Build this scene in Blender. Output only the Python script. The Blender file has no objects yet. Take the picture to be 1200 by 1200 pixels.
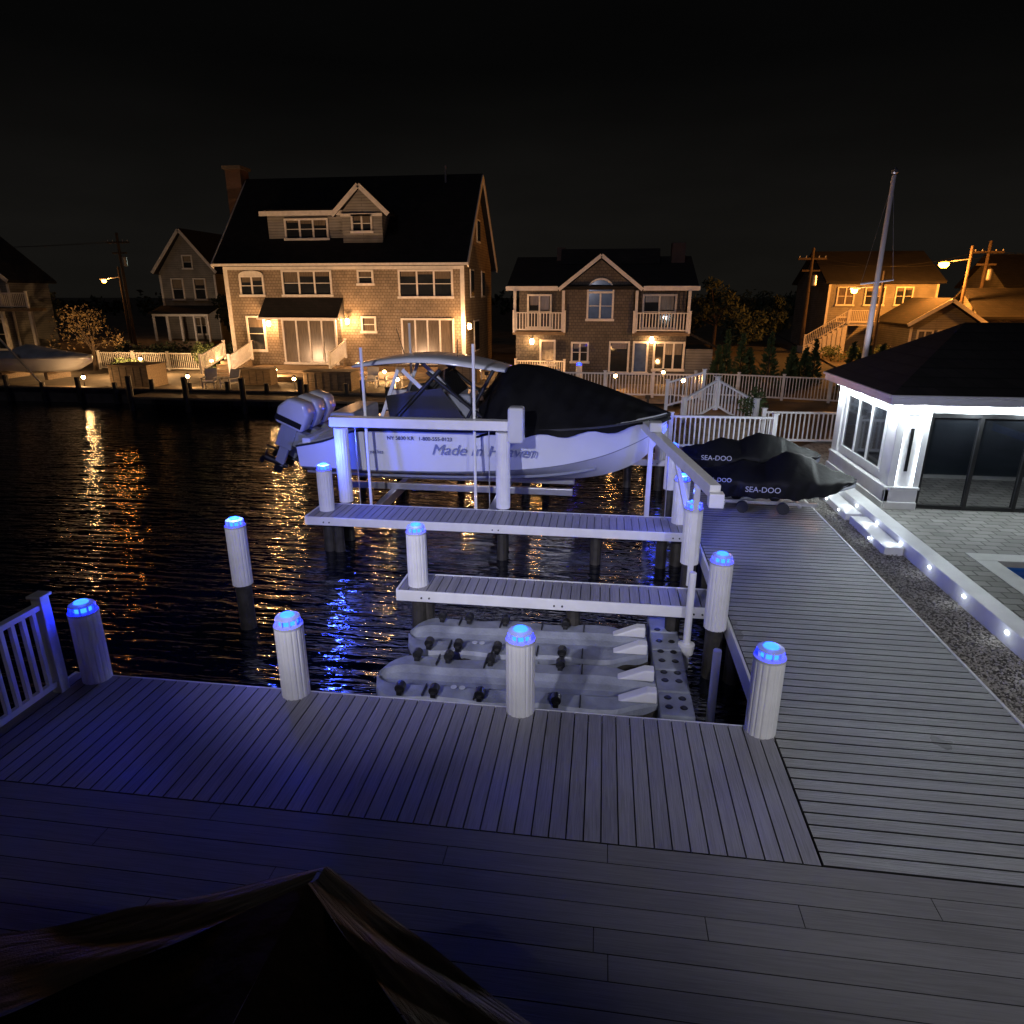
import bpy, bmesh, math, random
from mathutils import Vector, Matrix
random.seed(7)
R=math.radians
scene=bpy.context.scene
COL=scene.collection
scene.view_settings.view_transform='Standard'
scene.view_settings.look='None'
scene.view_settings.exposure=0

# ---------------------------------------------------------------- materials
def newmat(name):
    m=bpy.data.materials.new(name);m.use_nodes=True
    nt=m.node_tree;b=nt.nodes["Principled BSDF"];return m,nt,b
def L(nt,a,b): nt.links.new(a,b)
def coords(nt,scale=(1,1,1)):
    t=nt.nodes.new("ShaderNodeTexCoord");mp=nt.nodes.new("ShaderNodeMapping")
    mp.inputs['Scale'].default_value=scale;L(nt,t.outputs['Object'],mp.inputs[0]);return mp.outputs[0]
def mat(name,col,rough=.6,metal=0,var=.15,ns=3,nscale=(1,1,1),bump=0,bs=None,spec=.5,emit=None,es=0):
    m,nt,b=newmat(name)
    b.inputs['Roughness'].default_value=rough;b.inputs['Metallic'].default_value=metal
    b.inputs['Specular IOR Level'].default_value=spec
    n=nt.nodes.new("ShaderNodeTexNoise");n.inputs['Scale'].default_value=ns;n.inputs['Detail'].default_value=6
    L(nt,coords(nt,nscale),n.inputs['Vector'])
    r=nt.nodes.new("ShaderNodeValToRGB")
    r.color_ramp.elements[0].position=.3;r.color_ramp.elements[1].position=.7
    r.color_ramp.elements[0].color=(*[c*(1-var) for c in col],1);r.color_ramp.elements[1].color=(*[min(1,c*(1+var)) for c in col],1)
    L(nt,n.outputs[0],r.inputs[0]);L(nt,r.outputs[0],b.inputs['Base Color'])
    if bump:
        n2=nt.nodes.new("ShaderNodeTexNoise");n2.inputs['Scale'].default_value=bs or ns*4;n2.inputs['Detail'].default_value=5
        L(nt,coords(nt,nscale),n2.inputs['Vector'])
        bp=nt.nodes.new("ShaderNodeBump");bp.inputs['Strength'].default_value=bump;bp.inputs['Distance'].default_value=.02
        L(nt,n2.outputs[0],bp.inputs['Height']);L(nt,bp.outputs[0],b.inputs['Normal'])
    if emit:
        b.inputs['Emission Color'].default_value=(*emit,1);b.inputs['Emission Strength'].default_value=es
    return m
def boardmat(name,col,axis,pitch,rough=.42,var=.16,grain=.5,gd=.008):
    """decking: axis = index of the coordinate across boards"""
    m,nt,b=newmat(name);b.inputs['Roughness'].default_value=rough
    t=nt.nodes.new("ShaderNodeTexCoord");s=nt.nodes.new("ShaderNodeSeparateXYZ");L(nt,t.outputs['Object'],s.inputs[0])
    mm=nt.nodes.new("ShaderNodeMath");mm.operation='DIVIDE';mm.inputs[1].default_value=pitch;L(nt,s.outputs[axis],mm.inputs[0])
    fl=nt.nodes.new("ShaderNodeMath");fl.operation='FLOOR';L(nt,mm.outputs[0],fl.inputs[0])
    wn=nt.nodes.new("ShaderNodeTexWhiteNoise");wn.noise_dimensions='1D';L(nt,fl.outputs[0],wn.inputs['W'])
    sc=[1.2,1.2,1.2];sc[axis]=34
    mp=nt.nodes.new("ShaderNodeMapping");mp.inputs['Scale'].default_value=sc;L(nt,t.outputs['Object'],mp.inputs[0])
    va=nt.nodes.new("ShaderNodeVectorMath");va.operation='ADD';L(nt,mp.outputs[0],va.inputs[0]);
    vs=nt.nodes.new("ShaderNodeVectorMath");vs.operation='SCALE';L(nt,wn.outputs['Color'],vs.inputs[0]);vs.inputs['Scale'].default_value=20;L(nt,vs.outputs[0],va.inputs[1])
    n=nt.nodes.new("ShaderNodeTexNoise");n.inputs['Scale'].default_value=2.2;n.inputs['Detail'].default_value=7;n.inputs['Distortion'].default_value=.8;L(nt,va.outputs[0],n.inputs['Vector'])
    n3=nt.nodes.new("ShaderNodeTexNoise");n3.inputs['Scale'].default_value=.9;n3.inputs['Detail'].default_value=5;L(nt,t.outputs['Object'],n3.inputs['Vector'])
    a=nt.nodes.new("ShaderNodeMath");a.operation='MULTIPLY_ADD';L(nt,wn.outputs['Value'],a.inputs[0]);a.inputs[1].default_value=.2;L(nt,n.outputs[0],a.inputs[2])
    a2=nt.nodes.new("ShaderNodeMath");a2.operation='MULTIPLY_ADD';L(nt,n3.outputs[0],a2.inputs[0]);a2.inputs[1].default_value=.5;L(nt,a.outputs[0],a2.inputs[2])
    r=nt.nodes.new("ShaderNodeValToRGB");r.color_ramp.elements[0].position=.55;r.color_ramp.elements[1].position=1.0
    r.color_ramp.elements[0].color=(*[c*(1-var*2) for c in col],1);r.color_ramp.elements[1].color=(*[c*(1+var) for c in col],1)
    L(nt,a2.outputs[0],r.inputs[0])
    # gap shade put into the colour: vertical board edges darkened
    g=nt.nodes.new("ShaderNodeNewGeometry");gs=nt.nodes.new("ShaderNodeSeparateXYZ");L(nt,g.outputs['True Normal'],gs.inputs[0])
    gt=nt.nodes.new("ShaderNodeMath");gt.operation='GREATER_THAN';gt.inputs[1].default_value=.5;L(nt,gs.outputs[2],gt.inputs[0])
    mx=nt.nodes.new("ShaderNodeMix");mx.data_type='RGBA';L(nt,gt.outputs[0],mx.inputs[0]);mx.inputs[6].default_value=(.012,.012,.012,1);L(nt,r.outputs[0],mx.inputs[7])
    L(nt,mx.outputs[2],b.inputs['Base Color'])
    rr=nt.nodes.new("ShaderNodeMapRange");rr.inputs['From Min'].default_value=.3;rr.inputs['From Max'].default_value=.7;rr.inputs['To Min'].default_value=rough-.12;rr.inputs['To Max'].default_value=rough+.2
    L(nt,n3.outputs[0],rr.inputs[0]);L(nt,rr.outputs[0],b.inputs['Roughness'])
    bp=nt.nodes.new("ShaderNodeBump");bp.inputs['Strength'].default_value=grain;bp.inputs['Distance'].default_value=gd
    L(nt,n.outputs[0],bp.inputs['Height']);L(nt,bp.outputs[0],b.inputs['Normal'])
    return m
def brickmat(name,c1,c2,mortar,w,h,ms=.02,rough=.8,plan=False,bump=.5,offset=.5):
    m,nt,b=newmat(name);b.inputs['Roughness'].default_value=rough
    t=nt.nodes.new("ShaderNodeTexCoord");s=nt.nodes.new("ShaderNodeSeparateXYZ");L(nt,t.outputs['Object'],s.inputs[0])
    c=nt.nodes.new("ShaderNodeCombineXYZ")
    if plan:
        L(nt,s.outputs[0],c.inputs[0]);L(nt,s.outputs[1],c.inputs[1])
    else:
        ad=nt.nodes.new("ShaderNodeMath");ad.operation='ADD';L(nt,s.outputs[0],ad.inputs[0]);L(nt,s.outputs[1],ad.inputs[1])
        L(nt,ad.outputs[0],c.inputs[0]);L(nt,s.outputs[2],c.inputs[1])
    k=nt.nodes.new("ShaderNodeTexBrick");k.inputs['Scale'].default_value=1;k.inputs['Brick Width'].default_value=w;k.inputs['Row Height'].default_value=h
    k.inputs['Mortar Size'].default_value=ms;k.inputs['Color1'].default_value=(*c1,1);k.inputs['Color2'].default_value=(*c2,1);k.inputs['Mortar'].default_value=(*mortar,1);k.offset=offset
    L(nt,c.outputs[0],k.inputs['Vector'])
    n=nt.nodes.new("ShaderNodeTexNoise");n.inputs['Scale'].default_value=1.3;n.inputs['Detail'].default_value=7;L(nt,t.outputs['Object'],n.inputs['Vector'])
    mx=nt.nodes.new("ShaderNodeMix");mx.data_type='RGBA';mx.blend_type='MULTIPLY';mx.inputs[0].default_value=.7
    rp=nt.nodes.new("ShaderNodeValToRGB");rp.color_ramp.elements[0].position=.3;rp.color_ramp.elements[0].color=(.55,.55,.55,1);rp.color_ramp.elements[1].position=.65
    L(nt,n.outputs[0],rp.inputs[0]);L(nt,k.outputs['Color'],mx.inputs[6]);L(nt,rp.outputs[0],mx.inputs[7]);L(nt,mx.outputs[2],b.inputs['Base Color'])
    bp=nt.nodes.new("ShaderNodeBump");bp.invert=True;bp.inputs['Strength'].default_value=bump;bp.inputs['Distance'].default_value=.02
    L(nt,k.outputs['Fac'],bp.inputs['Height']);L(nt,bp.outputs[0],b.inputs['Normal'])
    return m
def emis(name,col,s):
    m,nt,b=newmat(name)
    b.inputs['Base Color'].default_value=(*[min(1,c) for c in col],1)
    b.inputs['Emission Color'].default_value=(*col,1);b.inputs['Emission Strength'].default_value=s
    return m

M={}
M['white']=mat('white_vinyl',(.78,.78,.78),.35,var=.06,ns=4)
M['whitewood']=mat('white_trim',(.72,.69,.65),.5,var=.1,ns=5)
M['cap']=mat('pale_cap',(.5,.52,.56),.3,var=.04)
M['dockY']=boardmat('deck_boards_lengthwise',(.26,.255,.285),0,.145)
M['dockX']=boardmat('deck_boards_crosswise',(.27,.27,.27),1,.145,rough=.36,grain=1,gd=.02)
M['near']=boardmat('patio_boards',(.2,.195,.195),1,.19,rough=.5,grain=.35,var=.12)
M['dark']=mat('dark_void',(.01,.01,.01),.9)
M['piledark']=mat('wet_timber',(.04,.036,.03),.6,var=.4,ns=6,bump=.4)
M['timber']=mat('weathered_timber',(.22,.16,.1),.75,var=.35,ns=3,nscale=(1,6,6),bump=.3)
M['concrete']=mat('bulkhead_timber',(.12,.1,.08),.85,var=.3,ns=2,bump=.3)
M['black']=mat('black_metal',(.012,.012,.013),.35,var=.2)
M['blacktrim']=mat('black_rubber',(.02,.02,.02),.6)
M['canvas']=mat('black_canvas',(.0055,.0055,.0065),.6,var=.35,ns=2,bump=.6,bs=5,spec=.22)
M['gel']=mat('white_gelcoat',(.74,.76,.82),.18,var=.03,ns=1.5)
M['gelgrey']=mat('grey_gelcoat',(.32,.34,.38),.2,var=.05)
M['float']=mat('float_plastic',(.25,.27,.32),.45,var=.35,ns=3,bump=.3,bs=30)
M['grime']=mat('waterline_grime',(.03,.026,.02),.7,var=.6,ns=5,bump=.6)
M['motor']=mat('outboard_paint',(.6,.61,.64),.2,var=.04)
M['alu']=mat('aluminium',(.6,.6,.62),.35,metal=.8,var=.1)
M['glass']=mat('window_glass',(.02,.024,.03),.06,var=.3,ns=1.2)
M['glassdoor']=mat('tinted_door_glass',(.012,.014,.018),.03,var=.3,ns=1.2,spec=1)
M['glassdoor'].node_tree.nodes["Principled BSDF"].inputs['IOR'].default_value=2.3
M['glasswarm']=mat('curtained_glass',(.12,.095,.07),.25,var=.45,ns=5,nscale=(6,6,.3),emit=(1,.55,.25),es=.015)
M['glassblue']=mat('lit_blue_glass',(.04,.055,.08),.12,var=.5,ns=2,emit=(.3,.5,1),es=.03)
M['blue']=emis('blue_lens',(.0012,.0095,1.0),60)
M['bluehot']=emis('blue_lens_core',(.03,.17,1.0),3.0)
M['warm']=emis('warm_bulb',(1,.55,.2),90)
M['orange']=emis('sodium_bulb',(1,.33,.03),60)
M['cool']=emis('led_white',(.85,.95,1),14)
M['roof']=brickmat('asphalt_shingles',(.014,.013,.013),(.024,.021,.021),(.008,.008,.008),.35,.16,.012,.95)
M['shingle']=brickmat('cedar_shingles',(.32,.26,.195),(.255,.205,.15),(.12,.09,.06),.22,.17,.014,.85)
M['shingle2']=brickmat('grey_shingles',(.16,.14,.125),(.12,.105,.095),(.05,.05,.05),.22,.17,.014,.85)
M['siding']=brickmat('clapboard',(.3,.29,.27),(.28,.27,.25),(.1,.1,.1),6,.16,.012,.7)
M['brick']=brickmat('red_brick',(.16,.075,.05),(.13,.06,.04),(.12,.11,.1),.22,.075,.01,.85)
M['paver']=brickmat('pavers',(.32,.31,.29),(.2,.195,.185),(.07,.065,.06),.34,.21,.014,.7,plan=True)
M['coping']=mat('coping_stone',(.5,.5,.48),.5,var=.1)
M['asphalt']=mat('asphalt',(.07,.068,.065),.8,var=.25,ns=6,bump=.3,bs=60)
M['sand']=mat('sandy_soil',(.11,.09,.065),.95,var=.45,ns=.6,bump=.5,bs=8)
M['pebble']=mat('pebbles',(.3,.28,.25),.6,var=.6,ns=23)
M['gravelbed']=mat('gravel_bed',(.1,.09,.08),.9,var=.5,ns=40,bump=.8,bs=50)
M['leaf']=mat('foliage',(.06,.09,.03),.7,var=.45,ns=2)
M['leafdark']=mat('foliage_dark',(.035,.05,.03),.8,var=.4,ns=2)
M['leafwarm']=mat('foliage_autumn',(.12,.08,.03),.7,var=.4,ns=2)
M['bark']=mat('bark',(.07,.05,.035),.9,var=.3,ns=8,bump=.5)
M['pooltile']=mat('pool_tile',(.05,.2,.6),.3,var=.15,ns=6)
M['text']=mat('silver_lettering',(.5,.51,.53),.4)
M['textblue']=mat('blue_lettering',(.22,.25,.42),.4)
M['rope']=mat('navy_boot_stripe',(.03,.035,.06),.3)
M['tarp']=mat('boat_tarp',(.5,.5,.5),.6,var=.2,ns=2,bump=.5,bs=5)

def watermat():
    m,nt,b=newmat('canal_water')
    b.inputs['Base Color'].default_value=(.002,.004,.010,1);b.inputs['Roughness'].default_value=.075;b.inputs['IOR'].default_value=1.55;b.inputs['Specular IOR Level'].default_value=.85
    n=nt.nodes.new("ShaderNodeTexNoise");n.inputs['Scale'].default_value=1;n.inputs['Detail'].default_value=3;n.inputs['Distortion'].default_value=.3
    L(nt,coords(nt,(1.0,5.0,1)),n.inputs['Vector'])
    n2=nt.nodes.new("ShaderNodeTexNoise");n2.inputs['Scale'].default_value=1;n2.inputs['Detail'].default_value=1
    L(nt,coords(nt,(.22,.7,1)),n2.inputs['Vector'])
    a=nt.nodes.new("ShaderNodeMath");a.operation='MULTIPLY_ADD';L(nt,n2.outputs[0],a.inputs[0]);a.inputs[1].default_value=1.2;L(nt,n.outputs[0],a.inputs[2])
    bp=nt.nodes.new("ShaderNodeBump");bp.inputs['Strength'].default_value=1;bp.inputs['Distance'].default_value=.075
    L(nt,a.outputs[0],bp.inputs['Height']);L(nt,bp.outputs[0],b.inputs['Normal'])
    return m
M['water']=watermat()
def poolwater():
    m,nt,b=newmat('pool_water');nt.nodes.remove(b);o=nt.nodes['Material Output']
    tr=nt.nodes.new("ShaderNodeBsdfTransparent");tr.inputs[0].default_value=(.6,.8,1,1)
    g=nt.nodes.new("ShaderNodeBsdfGlossy");g.inputs['Roughness'].default_value=.05
    n=nt.nodes.new("ShaderNodeTexNoise");n.inputs['Scale'].default_value=4;L(nt,coords(nt),n.inputs['Vector'])
    bp=nt.nodes.new("ShaderNodeBump");bp.inputs['Distance'].default_value=.03;L(nt,n.outputs[0],bp.inputs['Height']);L(nt,bp.outputs[0],g.inputs['Normal'])
    mx=nt.nodes.new("ShaderNodeMixShader");mx.inputs[0].default_value=.12
    L(nt,tr.outputs[0],mx.inputs[1]);L(nt,g.outputs[0],mx.inputs[2]);L(nt,mx.outputs[0],o.inputs[0]);return m
M['poolwater']=poolwater()
def fabric():
    m,nt,b=newmat('woven_fabric');b.inputs['Roughness'].default_value=.7
    n=nt.nodes.new("ShaderNodeTexNoise");n.inputs['Scale'].default_value=1;n.inputs['Detail'].default_value=4
    t=nt.nodes.new("ShaderNodeTexCoord");mp=nt.nodes.new("ShaderNodeMapping");mp.inputs['Scale'].default_value=(2.2,7,2);L(nt,t.outputs['UV'],mp.inputs[0]);L(nt,mp.outputs[0],n.inputs['Vector'])
    r=nt.nodes.new("ShaderNodeValToRGB");r.color_ramp.elements[0].position=.3;r.color_ramp.elements[0].color=(.05,.045,.04,1);r.color_ramp.elements[1].position=.75;r.color_ramp.elements[1].color=(.24,.2,.15,1)
    L(nt,n.outputs[0],r.inputs[0]);L(nt,r.outputs[0],b.inputs['Base Color'])
    # cross weave
    w=nt.nodes.new("ShaderNodeTexNoise");w.inputs['Scale'].default_value=90;w.inputs['Detail'].default_value=2;L(nt,t.outputs['UV'],w.inputs['Vector'])
    ad=nt.nodes.new("ShaderNodeMath");ad.operation='MULTIPLY_ADD';L(nt,w.outputs[0],ad.inputs[0]);ad.inputs[1].default_value=.12;L(nt,n.outputs[0],ad.inputs[2])
    bp=nt.nodes.new("ShaderNodeBump");bp.inputs['Distance'].default_value=.04;L(nt,ad.outputs[0],bp.inputs['Height']);L(nt,bp.outputs[0],b.inputs['Normal'])
    return m
M['fabric']=fabric()

# ---------------------------------------------------------------- object builder
class Part:
    def __init__(s,name,mt,bevel=0,smooth=False):
        s.name=name;s.mt=mt;s.v=[];s.f=[];s.bevel=bevel;s.smooth=smooth
    def add(s,vs,fs):
        o=len(s.v);s.v+= [tuple(v) for v in vs];s.f+=[tuple(i+o for i in f) for f in fs]
    def box(s,x0,x1,y0,y1,z0,z1,mtx=None):
        vs=[Vector(p) for p in [(x0,y0,z0),(x1,y0,z0),(x1,y1,z0),(x0,y1,z0),(x0,y0,z1),(x1,y0,z1),(x1,y1,z1),(x0,y1,z1)]]
        if mtx: vs=[mtx@v for v in vs]
        s.add(vs,[(0,3,2,1),(4,5,6,7),(0,1,5,4),(1,2,6,5),(2,3,7,6),(3,0,4,7)])
    def beam(s,a,b,w,h=None):
        a=Vector(a);b=Vector(b);h=h or w;d=b-a;l=d.length
        q=d.to_track_quat('X','Z').to_matrix().to_4x4();q.translation=a
        s.box(0,l,-w/2,w/2,-h/2,h/2,q)
    def tube(s,a,b,r0,r1=None,n=10,caps=True):
        a=Vector(a);b=Vector(b);r1=r0 if r1 is None else r1
        q=(b-a).to_track_quat('Z','X').to_matrix()
        vs=[a+q@Vector((r0*math.cos(2*math.pi*i/n),r0*math.sin(2*math.pi*i/n),0)) for i in range(n)]
        vs+=[b+q@Vector((r1*math.cos(2*math.pi*i/n),r1*math.sin(2*math.pi*i/n),0)) for i in range(n)]
        fs=[(i,(i+1)%n,n+(i+1)%n,n+i) for i in range(n)]
        if caps: fs+=[tuple(range(n-1,-1,-1)),tuple(range(n,2*n))]
        s.add(vs,fs)
    def lathe(s,c,prof,n=24,flute=0):
        """prof = [(r,z)...] around vertical axis at c"""
        vs=[];fs=[];m=len(prof)
        for r,z in prof:
            for i in range(n):
                rr=r-(flute if (i%4 in(0,)) else 0)
                vs.append((c[0]+rr*math.cos(2*math.pi*i/n),c[1]+rr*math.sin(2*math.pi*i/n),c[2]+z))
        for j in range(m-1):
            for i in range(n): fs.append((j*n+i,j*n+(i+1)%n,(j+1)*n+(i+1)%n,(j+1)*n+i))
        fs.append(tuple(range(n-1,-1,-1)));fs.append(tuple((m-1)*n+i for i in range(n)))
        s.add(vs,fs)
    def poly(s,pts,th=None):
        s.add(pts,[tuple(range(len(pts)))])
    def prism(s,pts,vec):
        n=len(pts);v=Vector(vec);p=[Vector(q) for q in pts]
        s.add(p+[q+v for q in p],[tuple(range(n)),tuple(range(2*n-1,n-1,-1))]+[(i,n+i,n+(i+1)%n,(i+1)%n) for i in range(n)])
    def loft(s,secs,closed=False,caps=True):
        n=len(secs[0]);vs=[p for c in secs for p in c];fs=[]
        for j in range(len(secs)-1):
            for i in range(n if closed else n-1):
                fs.append((j*n+i,j*n+(i+1)%n,(j+1)*n+(i+1)%n,(j+1)*n+i))
        if caps: fs+=[tuple(range(n-1,-1,-1)),tuple((len(secs)-1)*n+i for i in range(n))]
        s.add(vs,fs)
class Obj:
    def __init__(s,name,loc=(0,0,0),rz=0):
        s.e=bpy.data.objects.new(name,None);COL.objects.link(s.e);s.e.location=loc;s.e.rotation_euler=(0,0,rz);s.e.empty_display_size=.2;s.parts={}
    def p(s,name,mt,bevel=0,smooth=False):
        k=name
        if k not in s.parts: s.parts[k]=Part(name,mt,bevel,smooth)
        return s.parts[k]
    def done(s):
        res={}
        for k,p in s.parts.items():
            me=bpy.data.meshes.new(p.name);me.from_pydata(p.v,[],p.f);me.materials.append(M[p.mt]);me.update()
            bm=bmesh.new();bm.from_mesh(me);bmesh.ops.recalc_face_normals(bm,faces=bm.faces);bm.to_mesh(me);bm.free()
            o=bpy.data.objects.new(p.name,me);COL.objects.link(o);o.parent=s.e
            if p.smooth:
                for f in me.polygons: f.use_smooth=True
            if p.bevel:
                b=o.modifiers.new('bevel','BEVEL');b.width=p.bevel;b.segments=2;b.limit_method='ANGLE'
            res[k]=o
        return res
def light(name,par,loc,kind,energy,col,radius=.1,target=None,size=60,blend=1):
    l=bpy.data.lights.new(name,kind);l.energy=energy;l.color=col;l.shadow_soft_size=radius
    o=bpy.data.objects.new(name,l);COL.objects.link(o);o.location=loc
    if kind=='SPOT':
        l.spot_size=R(size);l.spot_blend=blend
        o.rotation_euler=(Vector(target)-Vector(loc)).to_track_quat('-Z','Y').to_euler()
    if par: o.parent=par.e
    return o
def text(body,par,loc,rot,size,mt,ext=.004,shear=0,name='lettering'):
    c=bpy.data.curves.new(name,'FONT');c.body=body;c.size=size;c.extrude=ext;c.shear=shear;c.materials.append(M[mt])
    o=bpy.data.objects.new(name,c);COL.objects.link(o);o.location=loc;o.rotation_euler=rot;o.parent=par.e;return o
def flat(name,pts,z,mt,thick=0):
    me=bpy.data.meshes.new(name);bm=bmesh.new()
    vs=[bm.verts.new((x,y,z)) for x,y in pts];f=bm.faces.new(vs)
    if thick:
        r=bmesh.ops.extrude_face_region(bm,geom=[f]);bmesh.ops.translate(bm,verts=[v for v in r['geom'] if isinstance(v,bmesh.types.BMVert)],vec=(0,0,-thick))
    bmesh.ops.recalc_face_normals(bm,faces=bm.faces)
    bmesh.ops.triangulate(bm,faces=[f for f in bm.faces if len(f.verts)>4])
    bm.to_mesh(me);bm.free();me.materials.append(M[mt])
    if not thick:
        me.update()
        if me.polygons[0].normal.z<0: me.flip_normals()
    o=bpy.data.objects.new(name,me);COL.objects.link(o);return o

# ---------------------------------------------------------------- ground & water
flat('canal_water',[(-500,-60),(6,-60),(6,36),(-500,36)],-.9,'water')
GZ=-.35
flat('ground',[(-900,30.5),(-10,30.5),(-10,34.5),(2,34.5),(2,21.5),(4.6,21.5),(4.6,-60),(900,-60),(900,900),(-900,900)],GZ,'sand',thick=2.2)

# ---------------------------------------------------------------- docks
def boards(part,along,a0,a1,b0,b1,z,pitch,gap=.006,th=.03,joints=None):
    n=int(round((b1-b0)/pitch));w=(b1-b0)/n
    for i in range(n):
        c0=b0+i*w+gap/2;c1=b0+(i+1)*w-gap/2;j=random.uniform(-.0012,.0012)
        if along=='Y': part.box(c0,c1,a0,a1,z-th,z+j)
        else:
            cuts=[a0,a1]
            if joints: cuts=[a0]+[q for q in joints[i%len(joints)] if a0<q<a1]+[a1]
            for k in range(len(cuts)-1): part.box(cuts[k]+(.003 if k else 0),cuts[k+1]-.003,c0,c1,z-th,z+j)
d=Obj('composite_dock')
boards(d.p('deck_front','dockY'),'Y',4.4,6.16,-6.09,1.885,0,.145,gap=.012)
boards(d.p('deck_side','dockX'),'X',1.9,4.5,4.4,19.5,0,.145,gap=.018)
f=d.p('fascia','white',.01)
f.box(-6.12,1.86,6.165,6.205,-.28,-.012);f.box(1.855,1.895,6.21,19.5,-.28,-.012);f.box(-6.135,-6.095,-2,6.2,-.28,-.002);f.box(4.505,4.545,-2,19.5,-.2,.004)
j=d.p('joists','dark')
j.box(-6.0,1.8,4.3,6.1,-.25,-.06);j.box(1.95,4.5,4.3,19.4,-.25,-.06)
q=d.p('support_piles','piledark')
for y in [7,8.5,10,11.5,13,14.5,16,17.5,19]: q.tube((1.98,y,-2),(1.98,y,-.25),.12)
for x in [-5,-3.5,-2,-.5,1]: q.tube((x,6.05,-2),(x,6.05,-.25),.12)
q.box(2.3,4.55,4,19.4,-2,-.3)
d.done()
d=Obj('patio_deck')
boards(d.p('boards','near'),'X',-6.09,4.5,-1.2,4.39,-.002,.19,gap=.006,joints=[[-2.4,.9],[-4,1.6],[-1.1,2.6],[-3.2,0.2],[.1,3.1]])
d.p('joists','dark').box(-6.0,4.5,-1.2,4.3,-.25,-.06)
d.done()
def pier(name,x0,x1,y0,y1,piles):
    d=Obj(name)
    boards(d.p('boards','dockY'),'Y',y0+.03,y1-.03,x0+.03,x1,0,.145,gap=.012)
    f=d.p('fascia','white',.008)
    f.box(x0,x1,y0-.01,y0+.025,-.17,.004);f.box(x0,x1,y1-.025,y1+.01,-.17,.004);f.box(x0-.01,x0+.025,y0+.03,y1-.03,-.17,.004)
    s2=d.p('frame','piledark');s2.box(x0+.05,x1,y0+.04,y1-.04,-.16,-.05)
    for x in piles: s2.tube((x,(y0+y1)/2,-2.2),(x,(y0+y1)/2,-.15),.11)
    b=d.p('bolts','black')
    for x in [x0+.4,(x0+x1)/2,x1-.4]:
        for dx in(0,.12): b.tube((x+dx,y0-.025,-.1),(x+dx,y0-.005,-.1),.014,n=8)
    return d.done()
pier('finger_pier',-3.0,1.85,8.93,9.6,[-2.6,-.3,1.2])
pier('finger_pier',-5.9,1.85,12.1,13.05,[-5.4,-3.6,-1.9,0,1.3])
pier('finger_pier',-7.5,1.85,18.0,18.8,[-7,-4,-1.5,.8])

def piling(x,y,top=.95,bot=-.12,r=.155,glow=3.2,name='dock_piling'):
    o=Obj(name,(x,y,0),random.uniform(0,1))
    o.p('sleeve','white').lathe((0,0,0),[(r,bot),(r,top-.1)],n=64,flute=.007)
    o.p('timber_core','piledark').lathe((0,0,0),[(r*.82,-2.2),(r*.8,bot+.02)],n=16)
    c=o.p('lamp_base','cap',.004);c.lathe((0,0,0),[(r*1.03,top-.1),(r*1.03,top-.075),(r*.72,top-.06)],n=32)
    o.p('lamp_lens','blue').lathe((0,0,0),[(r*.7,top-.058),(r*.66,top+.0)],n=32)
    k=o.p('lamp_fins','cap')
    for i in range(10):
        a=2*math.pi*i/10;m=Matrix.Rotation(a,4,'Z');k.box(r*.7,r*.88,-.007,.007,top-.06,top+.001,m)
    o.p('lamp_cap','cap',.003).lathe((0,0,0),[(r*.86,top+.002),(r*.84,top+.014),(r*.55,top+.03)],n=32)
    o.p('lamp_crown','bluehot').lathe((0,0,0),[(r*.5,top+.0305),(r*.45,top+.045),(r*.2,top+.052)],n=24)
    light('piling_lamp',o,(0,0,top+.22),'POINT',glow,(.05,.1,1),.07)
    o.done()
for x,y,g in [(-5.76,6.1,3),(-3.3,6.12,3),(-.74,6.14,3),(1.77,6.12,2),(1.7,8.6,4),(-2.72,9.2,12),(-5.6,9.1,75),(-5.62,12.6,110),(1.62,10.96,26),(1.62,12.75,60),(1.66,18.2,14),(1.7,15.6,14)]: piling(x,y,glow=g)
piling(-5.9,18.7,glow=20);piling(-1.2,34.0,1.0);

def railing(name,p0,p1,h=1.0,mt='white',sp=.135,post=2.2,bal=.038):
    p0=Vector(p0);p1=Vector(p1);dd=Vector((p1.x-p0.x,p1.y-p0.y));Ln=dd.length;dz=p1.z-p0.z
    o=Obj(name,p0,math.atan2(dd.y,dd.x))
    r=o.p('rails',mt);b=o.p('balusters',mt);q=o.p('posts',mt,.006)
    r.beam((0,0,h-.03),(Ln,0,h-.03+dz),.085,.06);r.beam((0,0,.12),(Ln,0,.12+dz),.05,.07)
    n=max(2,int(Ln/sp))
    for i in range(1,n):
        t=i/n;x=t*Ln;z=t*dz;b.box(x-bal/2,x+bal/2,-bal/2,bal/2,z+.12,z+h-.05)
    k=max(1,int(round(Ln/post)))
    for i in range(k+1):
        t=i/k;x=t*Ln;z=t*dz
        q.box(x-.06,x+.06,-.06,.06,z-.05,z+h+.07);q.box(x-.085,x+.085,-.085,.085,z+h+.07,z+h+.1)
    o.done();return o
railing('deck_railing',(-5.99,5.82,0),(-5.99,-.7,0),1.1,bal=.045)
railing('dock_railing',(2.0,19.4,0),(4.9,19.5,0),1.0)
railing('dock_railing',(4.95,21.1,-.1),(8.2,21.2,-.1),1.0)
railing('gangway_railing',(2.7,22.6,0),(3.9,23.6,.55),1.0)
railing('gangway_railing',(3.9,23.7,.55),(5.0,22.4,.0),1.0)
railing('gangway_railing',(2.4,25.5,.2),(3.7,25.5,.6),1.0)
o=Obj('timber_steps')
s=o.p('treads','timber')
for i in range(5): s.box(1.6+i*.3,1.95+i*.3,21.6,24.5,-.5,-.3+i*.17)
s.box(3.1,5.2,21.8,25.5,-.35,.42)
o.done()
railing('shore_railing',(-2,30.2,-.05),(4.3,30,-.05),1.05,mt='whitewood')
railing('shore_railing',(4.4,33,-.35),(12,31,-.35),1.1,mt='whitewood')
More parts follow.
